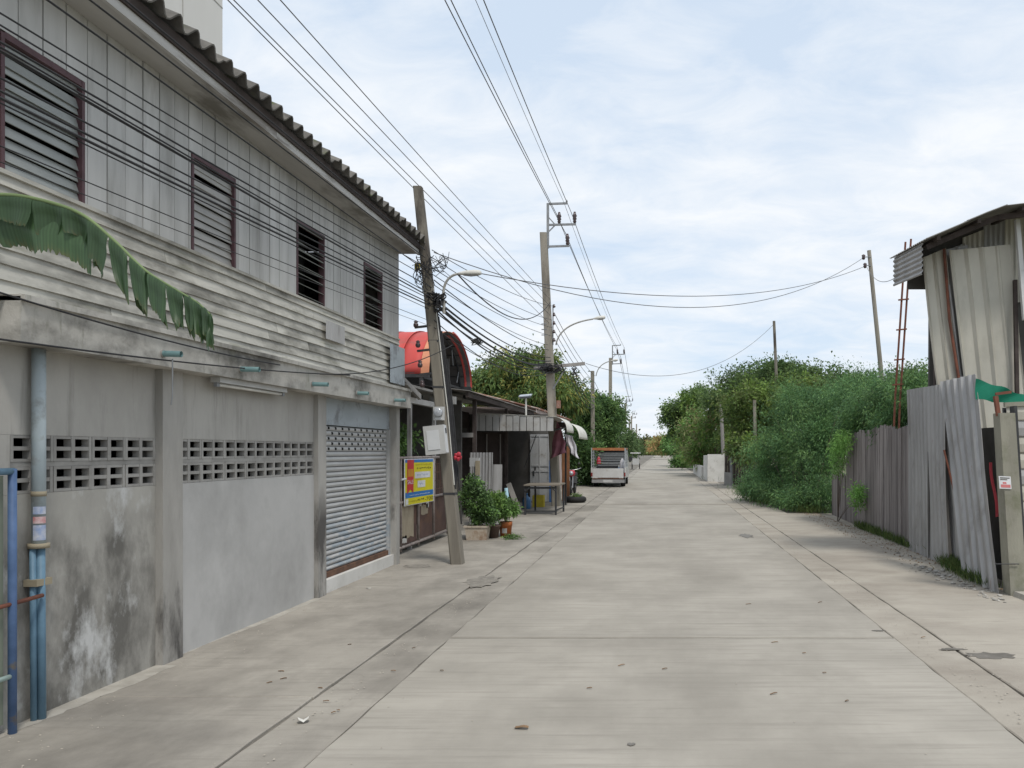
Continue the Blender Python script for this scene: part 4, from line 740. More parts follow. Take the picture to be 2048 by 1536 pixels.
for i in range(9):
    c_ = rc+Vector((U(-.035,.045),U(-.03,.03),U(-.045,.045))); q_ = U(.5,.85); mb.lathe(c_,[(.005,-.05*q_),(.03*q_+U(0,.012),-.02),(.042*q_,.01),(.012+U(0,.015),.03),(.004,.05*q_)],7)
tag(mb.build('red_bundle','redcloth',smooth=True,origin=rc),'crumpled red plastic bag tied to the leaning pole below the cabinet','bag')
# ------------------------------------------------------------------ tall poles with steel arms
def big_pole(label, pbot, ptop, wa, wb, arms=True, scale=1.0):
    t = thing('utility_pole', label, 'utility pole', (pbot.x,pbot.y,0), 'concrete poles along the left side'); b = Vector(pbot); b.z = -.05
    octpole(b, Vector(ptop), wa, wb).build('shaft', 'pole', t)
    if arms:
        q = Vector(ptop); s_ = scale; x = q.x+wb/2+.03
        fr = MB().bar((x,q.y-.02,q.z-.45*s_),(x,q.y-.02,q.z+.86*s_), .055*s_, .07*s_, up=(1,0,0)).build('steel_upright', 'steel', t)
        for z, l in ((.84,.56),(.23,.82),(-.40,.62)):
            MB().bar((x+.03*s_,q.y-.02,q.z+z*s_),(x+l*s_,q.y-.02,q.z+(z+.02)*s_), .05*s_, .055*s_).build('cross_arm', 'steel', t)
        MB().bar((x+.03,q.y-.02,q.z+.04*s_),(x+.2*s_,q.y-.02,q.z+.21*s_),.03*s_).build('brace','steel',t); MB().bar((x+.03,q.y-.02,q.z+.44*s_),(x+.2*s_,q.y-.02,q.z+.25*s_),.03*s_).build('brace','steel',t)
        for dx, z in ((.33,.27),(.78,.28),(.57,-.36)):
            MB().lathe((x+dx*s_,q.y-.02,q.z+z*s_),[(.03*s_,0),(.055*s_,.05*s_),(.04*s_,.09*s_),(.065*s_,.12*s_),(.045*s_,.17*s_),(.07*s_,.21*s_),(.045*s_,.26*s_),(.03*s_,.33*s_)],10).build('insulator','insul',t,True)
        MB().lathe((x+.55*s_,q.y-.02,q.z+.87*s_),[(.02*s_,0),(.03*s_,.04*s_),(.015*s_,.09*s_)],8).build('wire_clamp','steel',t,True)
    return t
YQ = 23.3
pA, pB = G(1113,1012), P(1087,466,YQ)
t2 = big_pole('tall concrete pole with steel arms rising behind the shop awning', Vector((pA.x,YQ,0)), pB, .26, .20)
MB().bar(P(1068,737,YQ-.16),P(1170,727,YQ-.16),.09,.09).build('timber_arm','plank',t2); MB().bar(P(1132,735,YQ-.12),P(1106,778,YQ-.12),.035).build('arm_brace','steel',t2)
MB().bar(P(1106,610,YQ-.05),P(1106,690,YQ-.05),.03).build('insulator_rack','steel',t2)
for k in range(5): MB().lathe(P(1108,612+17*k,YQ-.08),[(.02,-.05),(.045,-.03),(.045,0),(.02,.01),(.035,.04),(.012,.05)],10).build('insulator','insul',t2,True)
for k in range(3): MB().bar(P(1083,648+11*k,YQ-.1),P(1094,648+11*k,YQ-.1),.025).build('pole_step','steel',t2)
bx = P(1117,808,YQ-.16); MB().box(bx.x-.05,bx.x+.06,bx.y-.06,bx.y+.05,bx.z-.12,bx.z+.10).build('junction_box','brownroof',t2)
street_lamp('street_lamp','white street lamp on a long arm of the pole behind the awning',P(1112,690,YQ-.1),P(1118,648,YQ-.1),P(1186,638,YQ-.1),.36,.075,P(1112,690,YQ-.1),.022,.1)
# bundle of messy cable at the timber arm
def tangle(label, c_, rx, rz, n, seed, r=.007, name='cable_tangle'):
    random.seed(seed); mb = MB()
    for _ in range(n):
        q = [Vector(c_)+Vector((U(-1,1)*rx,U(-.5,.5)*rx,U(-1,1)*rz)) for _ in range(4)]
        pts = []
        for i in range(3): pts += bez((q[i]+q[max(i-1,0)])/2 if i else q[0], q[i], (q[i]+q[i+1])/2 if i < 2 else q[3], 5)[(1 if i else 0):]
        mb.tube(pts, r, 5)
    return tag(mb.build(name, 'wire', origin=c_), label, 'cable')
tangle('knot of black cable at the timber arm of the tall pole', P(1102,737,YQ-.25), .42, .16, 26, 1, .011)
tangle('loose cable end hanging from timber arm tip side', P(1148,742,YQ-.2), .10, .16, 8, 2, .010)
tangle('snarl of loose wires around the leaning pole under the roof corner', P(846,548,YP-.2), .16, .26, 16, 3, .005)
tangle('wild wire ends on the road side of the leaning pole top', P(878,525,YP-.1), .17, .20, 9, 4, .004)
tangle('dense cable clump where the bundle crosses the leaning pole', P(872,598,YP-.18), .16, .10, 16, 6, .009)
tangle('small black cable clump hanging on the bundle right of the leaning pole', P(953,683,15.5), .12, .07, 14, 5, .007)
# more distant poles
big_pole('short concrete pole half hidden by the tree beyond the awning', Vector((P(1186,0,39).x,39,0)), P(1185,742,39), .20, .17, False)
street_lamp('street_lamp','street lamp on the short pole beyond the awning',P(1192,752,38.9),P(1196,727,38.9),P(1222,722,38.9),.34,.075,P(1192,752,38.9),.022,.12)
for k in range(5): pass
tf = big_pole('second tall concrete pole with steel arms above the far tree', Vector((P(1220,0,54).x,54,0)), P(1221,716,54), .26, .21)
for px, pt, Y, arms, lab in ((1236,812,69,False,'thin far pole with two cross bars behind the pickup'), (1251,806,104,True,'far pole with steel arms above the pickup cab'), (1263,832,142,True,'farther pole with steel arms near the road end'), (1273,848,165,False,'slim far pole right of the others at road end'), (1259,838,120,False,'slim far pole left of the road-end poles')):
    t = big_pole(lab, Vector((P(px,0,Y).x,Y,0)), P(px,pt,Y), .28, .24, arms)
    if Y == 69:
        for py in (828, 851): MB().bar(P(px-9,py,Y-.2),P(px+14,py+(-1),Y-.2),.09).build('cross_bar','darkwood',t)
# ------------------------------------------------------------------ wires
def wire(a, b, sag, r, label, group, m='wire', ext=0, n=22):
    a, b = Vector(a), Vector(b)
    if ext: a = a-(b-a)*ext
    pts = [a.lerp(b,i/n)-Vector((0,0,sag*4*(i/n)*(1-i/n))) for i in range(n+1)]
    return tag(MB().tube(pts, r, 5).build('overhead_cable', m, origin=a), label, 'cable', group)
random.seed(33)
ORD = ['first','second','third','fourth','fifth','sixth','seventh','eighth','ninth','tenth','eleventh']
L1, G1 = 'black overhead cable running past the shophouse to the leaning pole', 'cables along the shophouse front'
for i, (y0, y1, r) in enumerate(((20,540,.007),(44,556,.007),(78,575,.009),(88,586,.008),(96,594,.012),(150,600,.008),(176,606,.010),(190,612,.012),(200,618,.006),(286,640,.005),(318,652,.004))):
    xs = -3.12+.04*U(-1,1); Ya = xs*F/(0-CX); wire(P(0,y0,Ya), P(858+U(-3,6),y1,YP-.18), .02, r*.72, ORD[i]+' cable from the top of those strung past the shophouse windows', G1, ext=.28)
L1b, G1b = 'black cable strung just under the shophouse eave to the leaning pole', 'cables under the eave'
for i, (x0,y0,y1) in enumerate(((95,0,540),(180,0,515),(250,0,500))): wire(P(x0,y0,YW(x0,-3.2)), P(850,y1,YP-.2), 0, .0065, ['lowest','middle','highest'][i]+' of three black cables strung just under the shophouse eave', G1b, ext=.3)
for (y0,y1,px1,lab) in ((575,700,560,'sagging black cable clipped along the bottom of the siding'),(668,742,700,'thin cable along the face of the concrete beam')):
    a = P(0,y0,YW(0,-3.5)); b = P(px1,y1+ (30 if px1==560 else 8),YW(px1,-3.54)); wire(a,b,.05,.006,lab,None,ext=.2)
wire(P(640,748,YW(640,-3.54)),P(905,690,YP-.15),.12,.006,'cable sagging from the beam to the leaning pole',None)
L2, G2 = 'black cable in the bundle between the leaning pole and the tall pole', 'bundle between the two near poles'
for y0, y1, r, sg_ in ((560,700,.008,.16),(585,715,.010,.22),(596,722,.016,.26),(603,728,.018,.30),(608,732,.014,.26),(615,735,.012,.34),(622,738,.009,.22),(640,742,.007,.40),(655,740,.006,.3),(570,690,.006,.12)):
    wire(P(868,y0,YP-.15), P(1098+U(-4,4),y1,YQ-.2), sg_, r, L2, G2)
L3, G3 = 'thin wire slanting from the leaning pole top region to the tall pole rack', 'thin wires to the tall pole rack'
for y0, y1 in ((500,612),(515,640),(535,655),(548,672)): wire(P(864,y0,YP-.1), P(1104,y1,YQ-.1), .12, .006, L3, G3, 'wire')
wire(P(915,548,YP-.1),P(1100,606,YQ-.15),.55,.011,'twisted drooping cable from the cream street lamp to tall pole',None)
L4, G4 = 'grey low-voltage line crossing the sky above the shophouse roof', 'low-voltage lines over the roof'
for i, (x0, x1, y1) in enumerate(((458,1098,646),(470,1099,629),(518,1100,612),(563,1101,600))): wire(P(x0,0,7.6), P(x1,y1,YQ-.1), .03, .006, ORD[i]+' from the left of four thin lines crossing above the shophouse roof', G4, 'wiregrey', ext=.12)
L5, G5 = 'high-voltage line running overhead to the steel arms of the tall pole', 'high-voltage lines overhead'
ins = lambda px, py, Y: P(px,py,Y)
for i, (x0, x1, y1, r) in enumerate(((892,1131,466,.009),(904,1113,428,.009),(953,1128,405,.005),(969,1143,426,.009))): wire(P(x0,0,11.8), P(x1,y1,YQ-.05), .05, r, ORD[i]+' from the left of four overhead lines to the tall pole steel arms', G5, 'wiregrey', ext=.25)
L6, G6 = 'high-voltage line from the tall pole to the second tall pole', 'lines between the two tall poles'
L7, G7 = 'far line running on beyond the second tall pole', 'lines beyond the second tall pole'
L8, G8 = 'low line from the tall pole rack to the short concrete pole', 'low lines to the short concrete pole'
L9, G9 = 'low line between short concrete pole and second tall pole', 'low lines to the second tall pole'
for (x0,y0,x1,y1,r) in ((1131,466,1241,712,.010),(1113,428,1234,694,.010),(1143,426,1248,694,.010),(1128,405,1240,688,.006)): wire(P(x0,y0,YQ), P(x1,y1,54), .25, r, L6, G6, 'wiregrey')
for (x0,y0,x1,y1) in ((1241,712,1261,806),(1234,694,1258,797),(1248,694,1266,798)): wire(P(x0,y0,54), P(x1,y1,104), .3, .014, L7, G7, 'wiregrey')
for (x0,y0,x1,y1) in ((1108,625,1190,752),(1108,642,1190,765),(1108,660,1190,778),(1108,676,1190,788)): wire(P(x0,y0,YQ-.05), P(x1,y1,39), .2, .009, L8, G8, 'wiregrey')
for (x0,y0,x1,y1) in ((1150,745,1188,800),(1145,748,1188,808),(1140,752,1188,815)): wire(P(x0,y0,YQ-.1), P(x1,y1,39), .35, .014, 'heavy black cable hanging from the timber arm down the street', 'heavy cables beyond the timber arm')
for (y0,y1) in ((765,800),(775,806),(790,815)): wire(P(1190,y0,39), P(1222,y1,54), .3, .010, L9, G9, 'wiregrey'); wire(P(1222,y1,54), P(1250,y1+40,104), .3, .014, L7, G7, 'wiregrey')
wire(P(868,505,YP), P(1726,516,22), 1.05, .007, 'upper of two thin cables crossing the street to the right wooden pole', None, 'wiregrey', n=30)
wire(P(950,545,YP), P(1729,533,22), .55, .007, 'lower of two thin cables crossing the street to the right wooden pole', None, 'wiregrey', n=30)
wire(P(1172,727,YQ), P(1546,650,35), 1.1, .008, 'single thin cable crossing the street to the distant right pole', None, 'wiregrey', n=30)
wire(P(1733,533,22), P(1800,548,12.6), .25, .006, 'thin cable from the right wooden pole to the tin shed roof', None, 'wiregrey')
# ------------------------------------------------------------------ laundry, board, motorbike, tyre, pickup
def cloth(name, pts, m, lab, cat='cloth', fold=.04):
    a, b, c_, d = [Vector(p) for p in pts]
    mb = MB(); mb.grid(lambda u, v: a.lerp(b,u).lerp(d.lerp(c_,u), v)+Vector((0,1,0))*fold*math.sin(u*11+v*2.5)*(.3+v)+Vector((1,0,0))*.02*math.sin(v*9+u*4), 14, 12, .004)
    return tag(mb.build(name, m, smooth=True), lab, cat)
cloth('hanging_cloth', (P(1113,842,21.9),P(1128,872,21.9),P(1132,905,21.9),P(1100,918,21.9)), 'pink', 'mauve cloth hanging from the rolled awning edge')
cloth('hanging_cloth', (P(1128,868,22.4),P(1146,872,22.4),P(1158,918,22.4),P(1140,905,22.4)), 'wcloth', 'white cloth hanging at the outer end of the awning')
bo = MB().box(P(1124,0,25.6).x,P(1139,0,25.6).x,25.58,25.64,0,1.75); tag(bo.build('notice_board','brownboard',origin=(P(1130,0,25.6).x,25.6,0)),'orange-brown upright board behind the tall pole foot','board')
mc = G(1141, 994); mk = thing('motorbike', 'dark parked motorbike seen front-on beyond the tall pole', 'motorbike', (mc.x, 29.4, 0)); mx = P(1142,0,28.8).x
def ring(mb, c_, r, t_, n=20, ax='x'):
    pts = [Vector(c_)+Vector((0,math.cos(2*math.pi*k/n)*r,math.sin(2*math.pi*k/n)*r)) for k in range(n+1)]; return mb.tube(pts, t_, 8, False)
for y in (28.75, 30.0):
    w = ring(MB(), (mx,y,.28), .235, .045).build('wheel','black',mk,True); MB().tube([(mx-.03,y,.28),(mx+.03,y,.28)],.07,10).build('hub','chrome',w)
    for k in range(6): MB().bar((mx,y,.28),(mx,y+.2*math.cos(k*1.047),.28+.2*math.sin(k*1.047)),.012).build('spoke','chrome',w)
for s_ in (-.06,.06): MB().tube([(mx+s_,28.75,.28),(mx+s_*.9,28.95,.85)],.02,8).build('fork','chrome',mk)
MB().tube([(mx-.33,29.1,.98),(mx-.18,29.0,.93),(mx,28.97,.90),(mx+.18,29.0,.93),(mx+.33,29.1,.98)],.015,8).build('handlebar','chrome',mk,True)
MB().lathe((mx,28.93,.78),[(.05,-.11),(.13,-.05),(.14,.05),(.10,.13)],12).build('front_cowl','redcloth',mk,True); MB().tube([(mx,28.82,.80),(mx,28.78,.80)],[.075,.085],14).build('headlight','glass',mk,True)
MB().hexa([(mx-.1,28.95,.45),(mx+.1,28.95,.45),(mx+.09,29.9,.40),(mx-.09,29.9,.40)],[(mx-.09,29.0,.70),(mx+.09,29.0,.70),(mx+.10,30.0,.66),(mx-.10,30.0,.66)]).build('body','darksteel',mk)
MB().hexa([(mx-.11,29.25,.70),(mx+.11,29.25,.70),(mx+.10,30.15,.72),(mx-.10,30.15,.72)],[(mx-.10,29.28,.79),(mx+.10,29.28,.79),(mx+.08,30.12,.81),(mx-.08,30.12,.81)]).build('seat','black',mk)
for s_ in (-1,1): MB().tube([(mx+.2*s_,29.02,.95),(mx+.27*s_,28.98,1.12)],.006,5).lathe((mx+.27*s_,28.98,1.15),[(.01,-.04),(.05,0),(.01,.04)],10).build('mirror','darksteel',mk)
tc_ = G(1150,1006); tc_.y += .2; mb = MB(); n = 24
tp = thing('tyre_planter','old car tyre lying flat with weeds by the tall pole','tyre',tc_)
MB().tube([tc_+Vector((.24*math.cos(2*math.pi*k/n),.24*math.sin(2*math.pi*k/n),.10)) for k in range(n+1)],.095,10,False).build('tyre','black',tp,True); MB().lathe(tc_,[(.2,.03),(.2,.12)],16).build('soil','soil',tp)
plant('weed_tuft','small weeds growing inside the old tyre','weed',tc_+Vector((0,0,.12)),[(tuple(tc_+Vector((.08,0,.17))),(.16,.12,.05))],20,12,.03,.06,.02,GR,tr=.003,branches=3)
# pickup truck, rear towards the camera
TY = 35.4; tk = thing('pickup_truck','white pickup truck with caged bed parked under the left tree','truck',(-2.33,TY+2.4,0)); TX0, TX1 = -3.10, -1.56
def tb_(n, m, x0,x1,y0,y1,z0,z1, par=tk): return MB().box(x0,x1,y0,y1,z0,z1).build(n,m,par)
tgt = MB().box(TX0+.06,TX1-.10,TY,TY+.05,.40,.83).build('tailgate','truck',tk)
for x in (TX0+.13, TX1-.22): tb_('tailgate_rib','truck',x,x+.05,TY-.012,TY-.001,.42,.80,tgt)
tb_('tailgate_trim','rust',TX0+.06,TX1-.10,TY-.008,TY-.001,.36,.398,tgt)
tb_('bed_floor','truckgrey',TX0+.02,TX1-.02,TY+.05,TY+2.2,.44,.50)
for x0,x1 in ((TX0,TX0+.055),(TX1-.055,TX1)):
    tb_('bed_side','truck',x0,x1,TY+.02,TY+2.2,.42,.86)
tb_('bumper','chrome',TX0+.05,TX1-.05,TY-.14,TY-.02,.20,.34); tb_('number_plate','boxgrey',-2.55,-2.13,TY-.155,TY-.142,.22,.33); tb_('chassis','darksteel',TX0+.3,TX1-.3,TY,TY+4.4,.30,.42)
for x in (TX0+.0, TX1-.085): tb_('taillight','taillight',x+.002,x+.075,TY-.012,TY+.018,.48,.64)
for x in (TX0+.16, TX1-.16):
    for y in (TY+.95, TY+3.75):
        w = MB().tube([(x-.10,y,.31),(x-.095,y,.31),(x+.095,y,.31),(x+.10,y,.31)],[.24,.31,.31,.24],20).build('wheel','black',tk,True); MB().tube([(x-.105,y,.31),(x+.105,y,.31)],.17,14).build('rim','truckgrey',w)
# cab
MB().prism([(TX0+.04,TY+2.25,.35),(TX0+.04,TY+2.25,1.15),(TX0+.04,TY+2.32,1.70),(TX0+.04,TY+3.25,1.70),(TX0+.04,TY+3.75,1.18),(TX0+.04,TY+4.65,1.02),(TX0+.04,TY+4.75,.35)],(TX1-TX0-.08,0,0)).build('cab','truck',tk)
tb_('rear_window','windowglass',TX0+.10,TX1-.10,TY+2.235,TY+2.262,.98,1.64); tb_('side_window','windowglass',TX1-.041,TX1-.035,TY+2.5,TY+3.2,1.18,1.68)
for s_, x in ((1,TX1),(-1,TX0)): tb_('mirror','darksteel',min(x,x+.16*s_),max(x,x+.16*s_),TY+3.2,TY+3.26,1.12,1.32)
# cage rack
for x in (TX0+.03, TX1-.03):
    for y in (TY+.05, TY+1.1, TY+2.15): MB().bar((x,y,.86),(x,y,1.74),.045).build('rack_post','truckgrey',tk)
    for z in (.98,1.12,1.26,1.40,1.54): MB().bar((x,TY+.05,z),(x,TY+2.15,z),.022).build('rack_rail','truckgrey',tk)
for z in (1.02,1.14,1.26,1.38,1.50): MB().bar((TX0+.03,TY+2.15,z),(TX1-.03,TY+2.15,z),.022).build('rack_rail','truckgrey',tk); MB().bar((TX0+.3,TY+.06,z-.05),(TX1-.06,TY+.06,z-.05),.016).build('rack_rail','truckgrey',tk)
tb_('rack_top_bar','orange',TX0+.06,TX1-.12,TY+.02,TY+.09,1.64,1.74); tb_('rack_top_bar','orange',TX0+.06,TX1-.06,TY+2.11,TY+2.19,1.62,1.74)
for x in (TX0+.03, TX1-.03): MB().bar((x,TY+.05,1.70),(x,TY+2.15,1.70),.05).build('rack_rail','orange',tk)
random.seed(8)
for i,(m,lab,w,h,x) in enumerate((('darksteel','dark tool chest lying in the pickup bed',1.0,.52,-2.42),('bluejug','blue drum lying among the load in the pickup bed',.3,.35,-1.95),('redcloth','red gas bottle standing in pickup bed left side',.2,.85,-2.85),('wcloth','pale sack standing at pickup bed right side',.25,.75,-1.78))):
    c_ = Vector((x,TY+.7+.25*i,.501))
    if i == 0: mb = MB().hexa([c_+Vector(v) for v in ((-w/2,-.2,0),(w/2,-.2,0),(w/2,.2,0),(-w/2,.2,0))],[c_+Vector(v) for v in ((-w/2+.03,-.17,h),(w/2-.02,-.18,h-.03),(w/2-.03,.18,h),(-w/2+.03,.17,h))])
    else: mb = MB().lathe(c_,[(w*.42,0),(w*.5,h*.1),(w*.5,h*.75),(w*.3,h*.92),(w*.12,h)],14)
    tag(mb.build('truck_load',m,smooth=i>0,origin=c_),lab,'cargo')
# small roofed vendor cart farther on
vc = thing('vendor_cart','small roadside cart with flat white top beyond the pickup','cart',(P(1270,0,70).x,70,0)); vx = P(1271,0,70).x
MB().box(vx-.42,vx+.42,69.4,70.8,1.38,1.47).build('roof','white',vc); MB().box(vx-.25,vx+.3,69.6,70.6,.42,.95).build('body','boxgrey',vc)
for x in (vx-.24,vx+.28):
    for y in (69.65,70.55): MB().bar((x,y,.95),(x,y,1.38),.03).build('post','steel',vc)
for x in (vx-.3,vx+.35): ring(MB(),(x,70.1,.27),.22,.04).build('wheel','black',vc,True)
# ------------------------------------------------------------------ right side: plank fence and tin sheets
fx = lambda y: 3.98+.03*(y-11)
fn = thing('plank_fence','weathered grey plank fence along the right verge','fence',(4.1,16,0))
y = 12.95; i = 0
while y < 20.1:
    w = U(.075,.12); low = y > 18.35; zt = (1.02+U(-.05,.05)) if low else 2.03+.03*math.sin(y*2.2)+U(-.05,.04)
    x = fx(y)+.05+U(-.012,.012); ln_ = U(-.02,.02); k = U(-.01,.01)
    MB().hexa([(x,y,-.03),(x+.018,y,-.03),(x+.018,y+w,-.03),(x,y+w,-.03)],[(x+k,y+ln_,zt+U(-.01,.01)),(x+.018+k,y+ln_,zt),(x+.018+k,y+w+ln_,zt+U(-.015,.015)),(x+k,y+w+ln_,zt)]).build('plank','fence',fn); y += w+U(.003,.016); i += 1
for z in (.5,1.6): MB().bar((fx(12.9)+.10,12.9,z),(fx(18.3)+.10,18.3,z),.05).build('rail','fence',fn)
for y in (13,15.5,18.3): MB().bar((fx(y)+.16,y,-.03),(fx(y)+.16,y,1.95),.07).build('post','fence',fn)
def lean_sheet(label, pb0, pb1, pt0, pt1, pitch, amp, m, kind='sine', name='tin_sheet', group=None, th=.003, bend=0):
    b0,b1,t0,t1 = [Vector(p) for p in (pb0,pb1,pt0,pt1)]; w = (b1-b0).length; n = int(w/pitch*14)+2
    nr = (b1-b0).cross(t0-b0).normalized()
    if nr.y > 0 and abs(nr.y) > abs(nr.x): nr = -nr
    if abs(nr.x) >= abs(nr.y) and nr.x > 0: nr = -nr
    def fnc(u, v):
        q = u*w/pitch; f = q % 1; s_ = math.sin(2*math.pi*q) if kind == 'sine' else (1 if .36 < f < .44 else (max(0, 1-min(abs(f-.36),abs(f-.44))/.07)))
        return b0.lerp(b1,u).lerp(t0.lerp(t1,u),v)+nr*(amp*s_+bend*math.sin(math.pi*v)+.008*math.sin(v*7+u*5))
    return tag(MB().grid(fnc, n, 8, th).build(name, m, origin=(b0+b1)/2, smooth=False), label, 'metal sheet', group)
lean_sheet('grey corrugated tin sheet standing next to the plank fence', (4.03,12.95,0), (3.97,11.05,0), P(1815,780,13.0), P(1886,768,11.3), .19, .028, 'tin', 'rib')
lean_sheet('leaning corrugated tin sheet between the plank fence sheet and gate post', (3.88,10.25,0), (3.77,8.95,0), P(1882,764,11.25), P(1950,748,10.0), .26, .042, 'tin', 'rib')
lean_sheet('narrow warped tin strip in the gap between the two tin sheets', (4.10,11.2,0), (4.04,10.75,0), P(1884,800,11.7), P(1893,795,11.3), .12, .015, 'tin')
ro = MB().tube([P(1930,1070,10.9),P(1888,900,11.1)],.014,8); tag(ro.build('rusty_rod','rustbar'),'rusty steel rod showing in the dark gap between tin sheets','rod')
gp = thing('gate_post','grey-green concrete gate post with pasted notice at the right edge','post',(3.95,8.85,0))
def hx(lo, hi, z0, z1): return MB().hexa([(x,y,z0) for x,y in lo],[(x,y,z1) for x,y in hi])
hx(((3.86,8.82),(4.04,8.82),(4.04,9.02),(3.86,9.02)),((3.735,8.82),(3.905,8.82),(3.905,9.0),(3.735,9.0)),-.03,2.02).build('shaft','post',gp)
hx(((4.045,8.86),(4.075,8.86),(4.075,9.0),(4.045,9.0)),((3.912,8.86),(3.945,8.86),(3.945,8.98),(3.912,8.98)),-.03,2.1).build('side_channel','darksteel',gp)
nb_ = [P(1997,952,8.812),P(2021,953,8.812),P(2023,978,8.812),P(1999,977,8.812)]; pa_ = MB().prism(nb_,(0,-.003,0)).build('notice','s_white',gp)
def npt(u, v): return nb_[0].lerp(nb_[1],u).lerp(nb_[3].lerp(nb_[2],u),v)+Vector((0,-.0045,0))
for v0,v1,u0,u1,m in ((.10,.17,.1,.9,'s_ink'),(.24,.30,.1,.7,'s_ink'),(.46,.60,.3,.6,'sticker_red'),(.66,.90,.12,.92,'sticker_red')): MB().prism([npt(u0,v0),npt(u1,v0),npt(u1,v1),npt(u0,v1)],(0,-.001,0)).build('printed_line',m,pa_)
MB().tube([P(1990,1128,8.80),P(2038,1128,8.80)],.006,6).build('binding_wire','darksteel',gp)
MB().bar(P(1997,832,8.9),P(1991,792,8.9),.04,.05).build('hinge_arm','rustbar',gp); MB().bar(P(1991,788,8.9),P(2022,784,8.9),.03).build('hinge_arm','rustbar',gp)
tg = thing('tin_gate','gate of horizontal ribbed tin panels at the right frame edge','gate',(4.6,9.2,0))
for i in range(11):
    z0 = .10+i*.185; xg = 4.065-.011*i
    mb = MB(); prof = [(0,0),(.012,.012),(.022,.10),(.012,.165),(-.012,.172),(-.012,.182)]
    mb.grid(lambda u, v: (xg+1.9*u, 9.18-prof[round(v*5)][0]+.004*math.sin(u*20+i), z0+prof[round(v*5)][1]), 10, 5, .003).build('tin_panel','tinwarm' if i%3 else 'tin',tg)
MB().bar((3.93,9.16,2.13),(5.9,9.16,2.22),.05).build('top_rail','post',tg); MB().bar((4.1,9.25,.05),(3.98,9.25,2.1),.05).build('stile','darksteel',tg); MB().bar((5.85,9.25,.02),(5.85,9.25,2.2),.05).build('stile','darksteel',tg)
MB().box(3.98,5.9,9.26,9.28,.05,2.1).build('backing','dimwall',tg)
gtp = MB().grid(lambda u, v: P(1952+100*u, 757+34*u+(42-28*u*.3)*v*(1-.35*u), 9.9-.3*u)+Vector((0,.03*math.sin(u*9+v*3),.01*math.sin(u*14))), 16, 6, .004); tag(gtp.build('green_tarp','green'),'strip of green tarp hanging over the tin gate','tarp')
rdp = MB().grid(lambda u,v:(3.74+.012*math.sin(v*6)+.05*u+.07*v*-1+.07, 9.1+.05*u, .85+.62*v),4,10,.004); tag(rdp.build('red_sheet','redcloth'),'sliver of red plastic between leaning sheet and gate post','sheet')
csl = MB().hexa([(3.9,7.2,-.02),(5.8,6.9,-.02),(5.8,8.8,-.02),(3.86,8.8,-.02)],[(3.95,7.35,.05),(5.8,7.0,.05),(5.8,8.78,.06),(3.88,8.78,.06)]); tag(csl.build('entry_ramp','slabpale'),'pale concrete entry ramp before the tin gate','ramp')
# shed
sh = thing('tin_shed','ramshackle patched tin shed rising behind the right tin sheets','building',(4.6,11.8,0))
def wall_sheet(pts, pitch, amp, m, kind='box', bend=0, name='wall_sheet'):
    b0,b1,t0,t1 = [Vector(p) for p in pts]; w = max((b1-b0).length,(t1-t0).length); n = int(w/pitch*10)+2
    def fnc(u, v):
        q = u*w/pitch; f = q % 1; s_ = math.sin(2*math.pi*q) if kind == 'sine' else (1 if .06 < f < .15 else (.5 if f < .21 else 0))
        return b0.lerp(b1,u).lerp(t0.lerp(t1,u),v)+Vector((0,-1,0))*(amp*s_+.010*math.sin(v*9+u*6)*u)+Vector((1,0,0))*bend*math.sin(math.pi*v)
    return MB().grid(fnc, n, 14, .003).build(name, m, sh)
YS = 11.6
wall_sheet((P(1893,905,YS),P(1945,905,YS),P(1844,516,YS),P(1892,496,YS)), .17, .03, 'tinwarm', bend=-.03)
wall_sheet((P(1944,905,YS-.1),P(2060,905,YS-.1),P(1897,501,YS-.1),P(2022,489,YS-.1)), .225, .032, 'tinwarm')
wall_sheet((P(1915,760,YS+.05),P(1960,760,YS+.05),P(1885,500,YS+.05),P(1935,490,YS+.05)), .2, .012, 'tin')
MB().tube([P(1918,760,YS-.06),P(1899,640,YS-.06),P(1888,498,YS-.06)],.022,8).build('rusty_pipe','rustbar',sh); MB().tube([P(1922,760,YS-.03),P(1898,570,YS-.03)],.02,8).build('grey_pipe','tin',sh)
MB().hexa([(3.98,YS+.3,0),(8,YS+.3,0),(8,YS+.36,0),(3.98,YS+.36,0)],[(4.0,YS+.3,4.45),(8,YS+.3,5.6),(8,YS+.36,5.6),(4.0,YS+.36,4.45)]).build('rear_cladding','dimwall',sh)
for i,(px,m) in enumerate(((1930,'tin'),(1968,'tinwarm'),(2010,'tin'),(2052,'tinwarm'))):
    a = P(px-42,0,YS+.2).x; b = P(px,0,YS+.2).x; z1 = 4.55+.2*i; wall_sheet(((a,YS+.22,3.8),(b,YS+.22,3.8),(a,YS+.22,z1),(b,YS+.22,z1+.12)), .08, .008, m, 'sine')
MB().bar(P(2050,640,YS-.3),P(2034,440,YS-.3),.06).build('post','white',sh); MB().bar(P(2036,905,YS-.2),P(2030,560,YS-.2),.05).build('post','darkwood',sh); MB().bar((4.05,YS+.15,0),(4.05,YS+.15,4.4),.08).build('post','darkwood',sh)
def RP(x, y): return Vector((x, y, 4.49+.42*(min(x,4.62)-3.62)+.12*(max(x,4.62)-4.62)+(y-10.9)*.085))
MB().prism([(3.66,YS+.26,4.0),(8,YS+.26,4.0)]+[(x,YS+.26,RP(x,YS+.26).z-.015) for x in (8,4.62,3.66)],(0,.03,0)).build('gable_board','dimwall',sh)
xs_ = [3.57,4.12,4.62,5.3,6.1,7.0,8.1]
for i in range(6):
    a, b = xs_[i], xs_[i+1]+.04
    MB().grid(lambda u, v: RP(a+(b-a)*u, 10.75+1.75*v)+Vector((0,0,.010*math.sin(2*math.pi*v*1.75/.09)+.010*(i%2))), 2, 90, .003).build('roof_sheet','rooftin',sh)
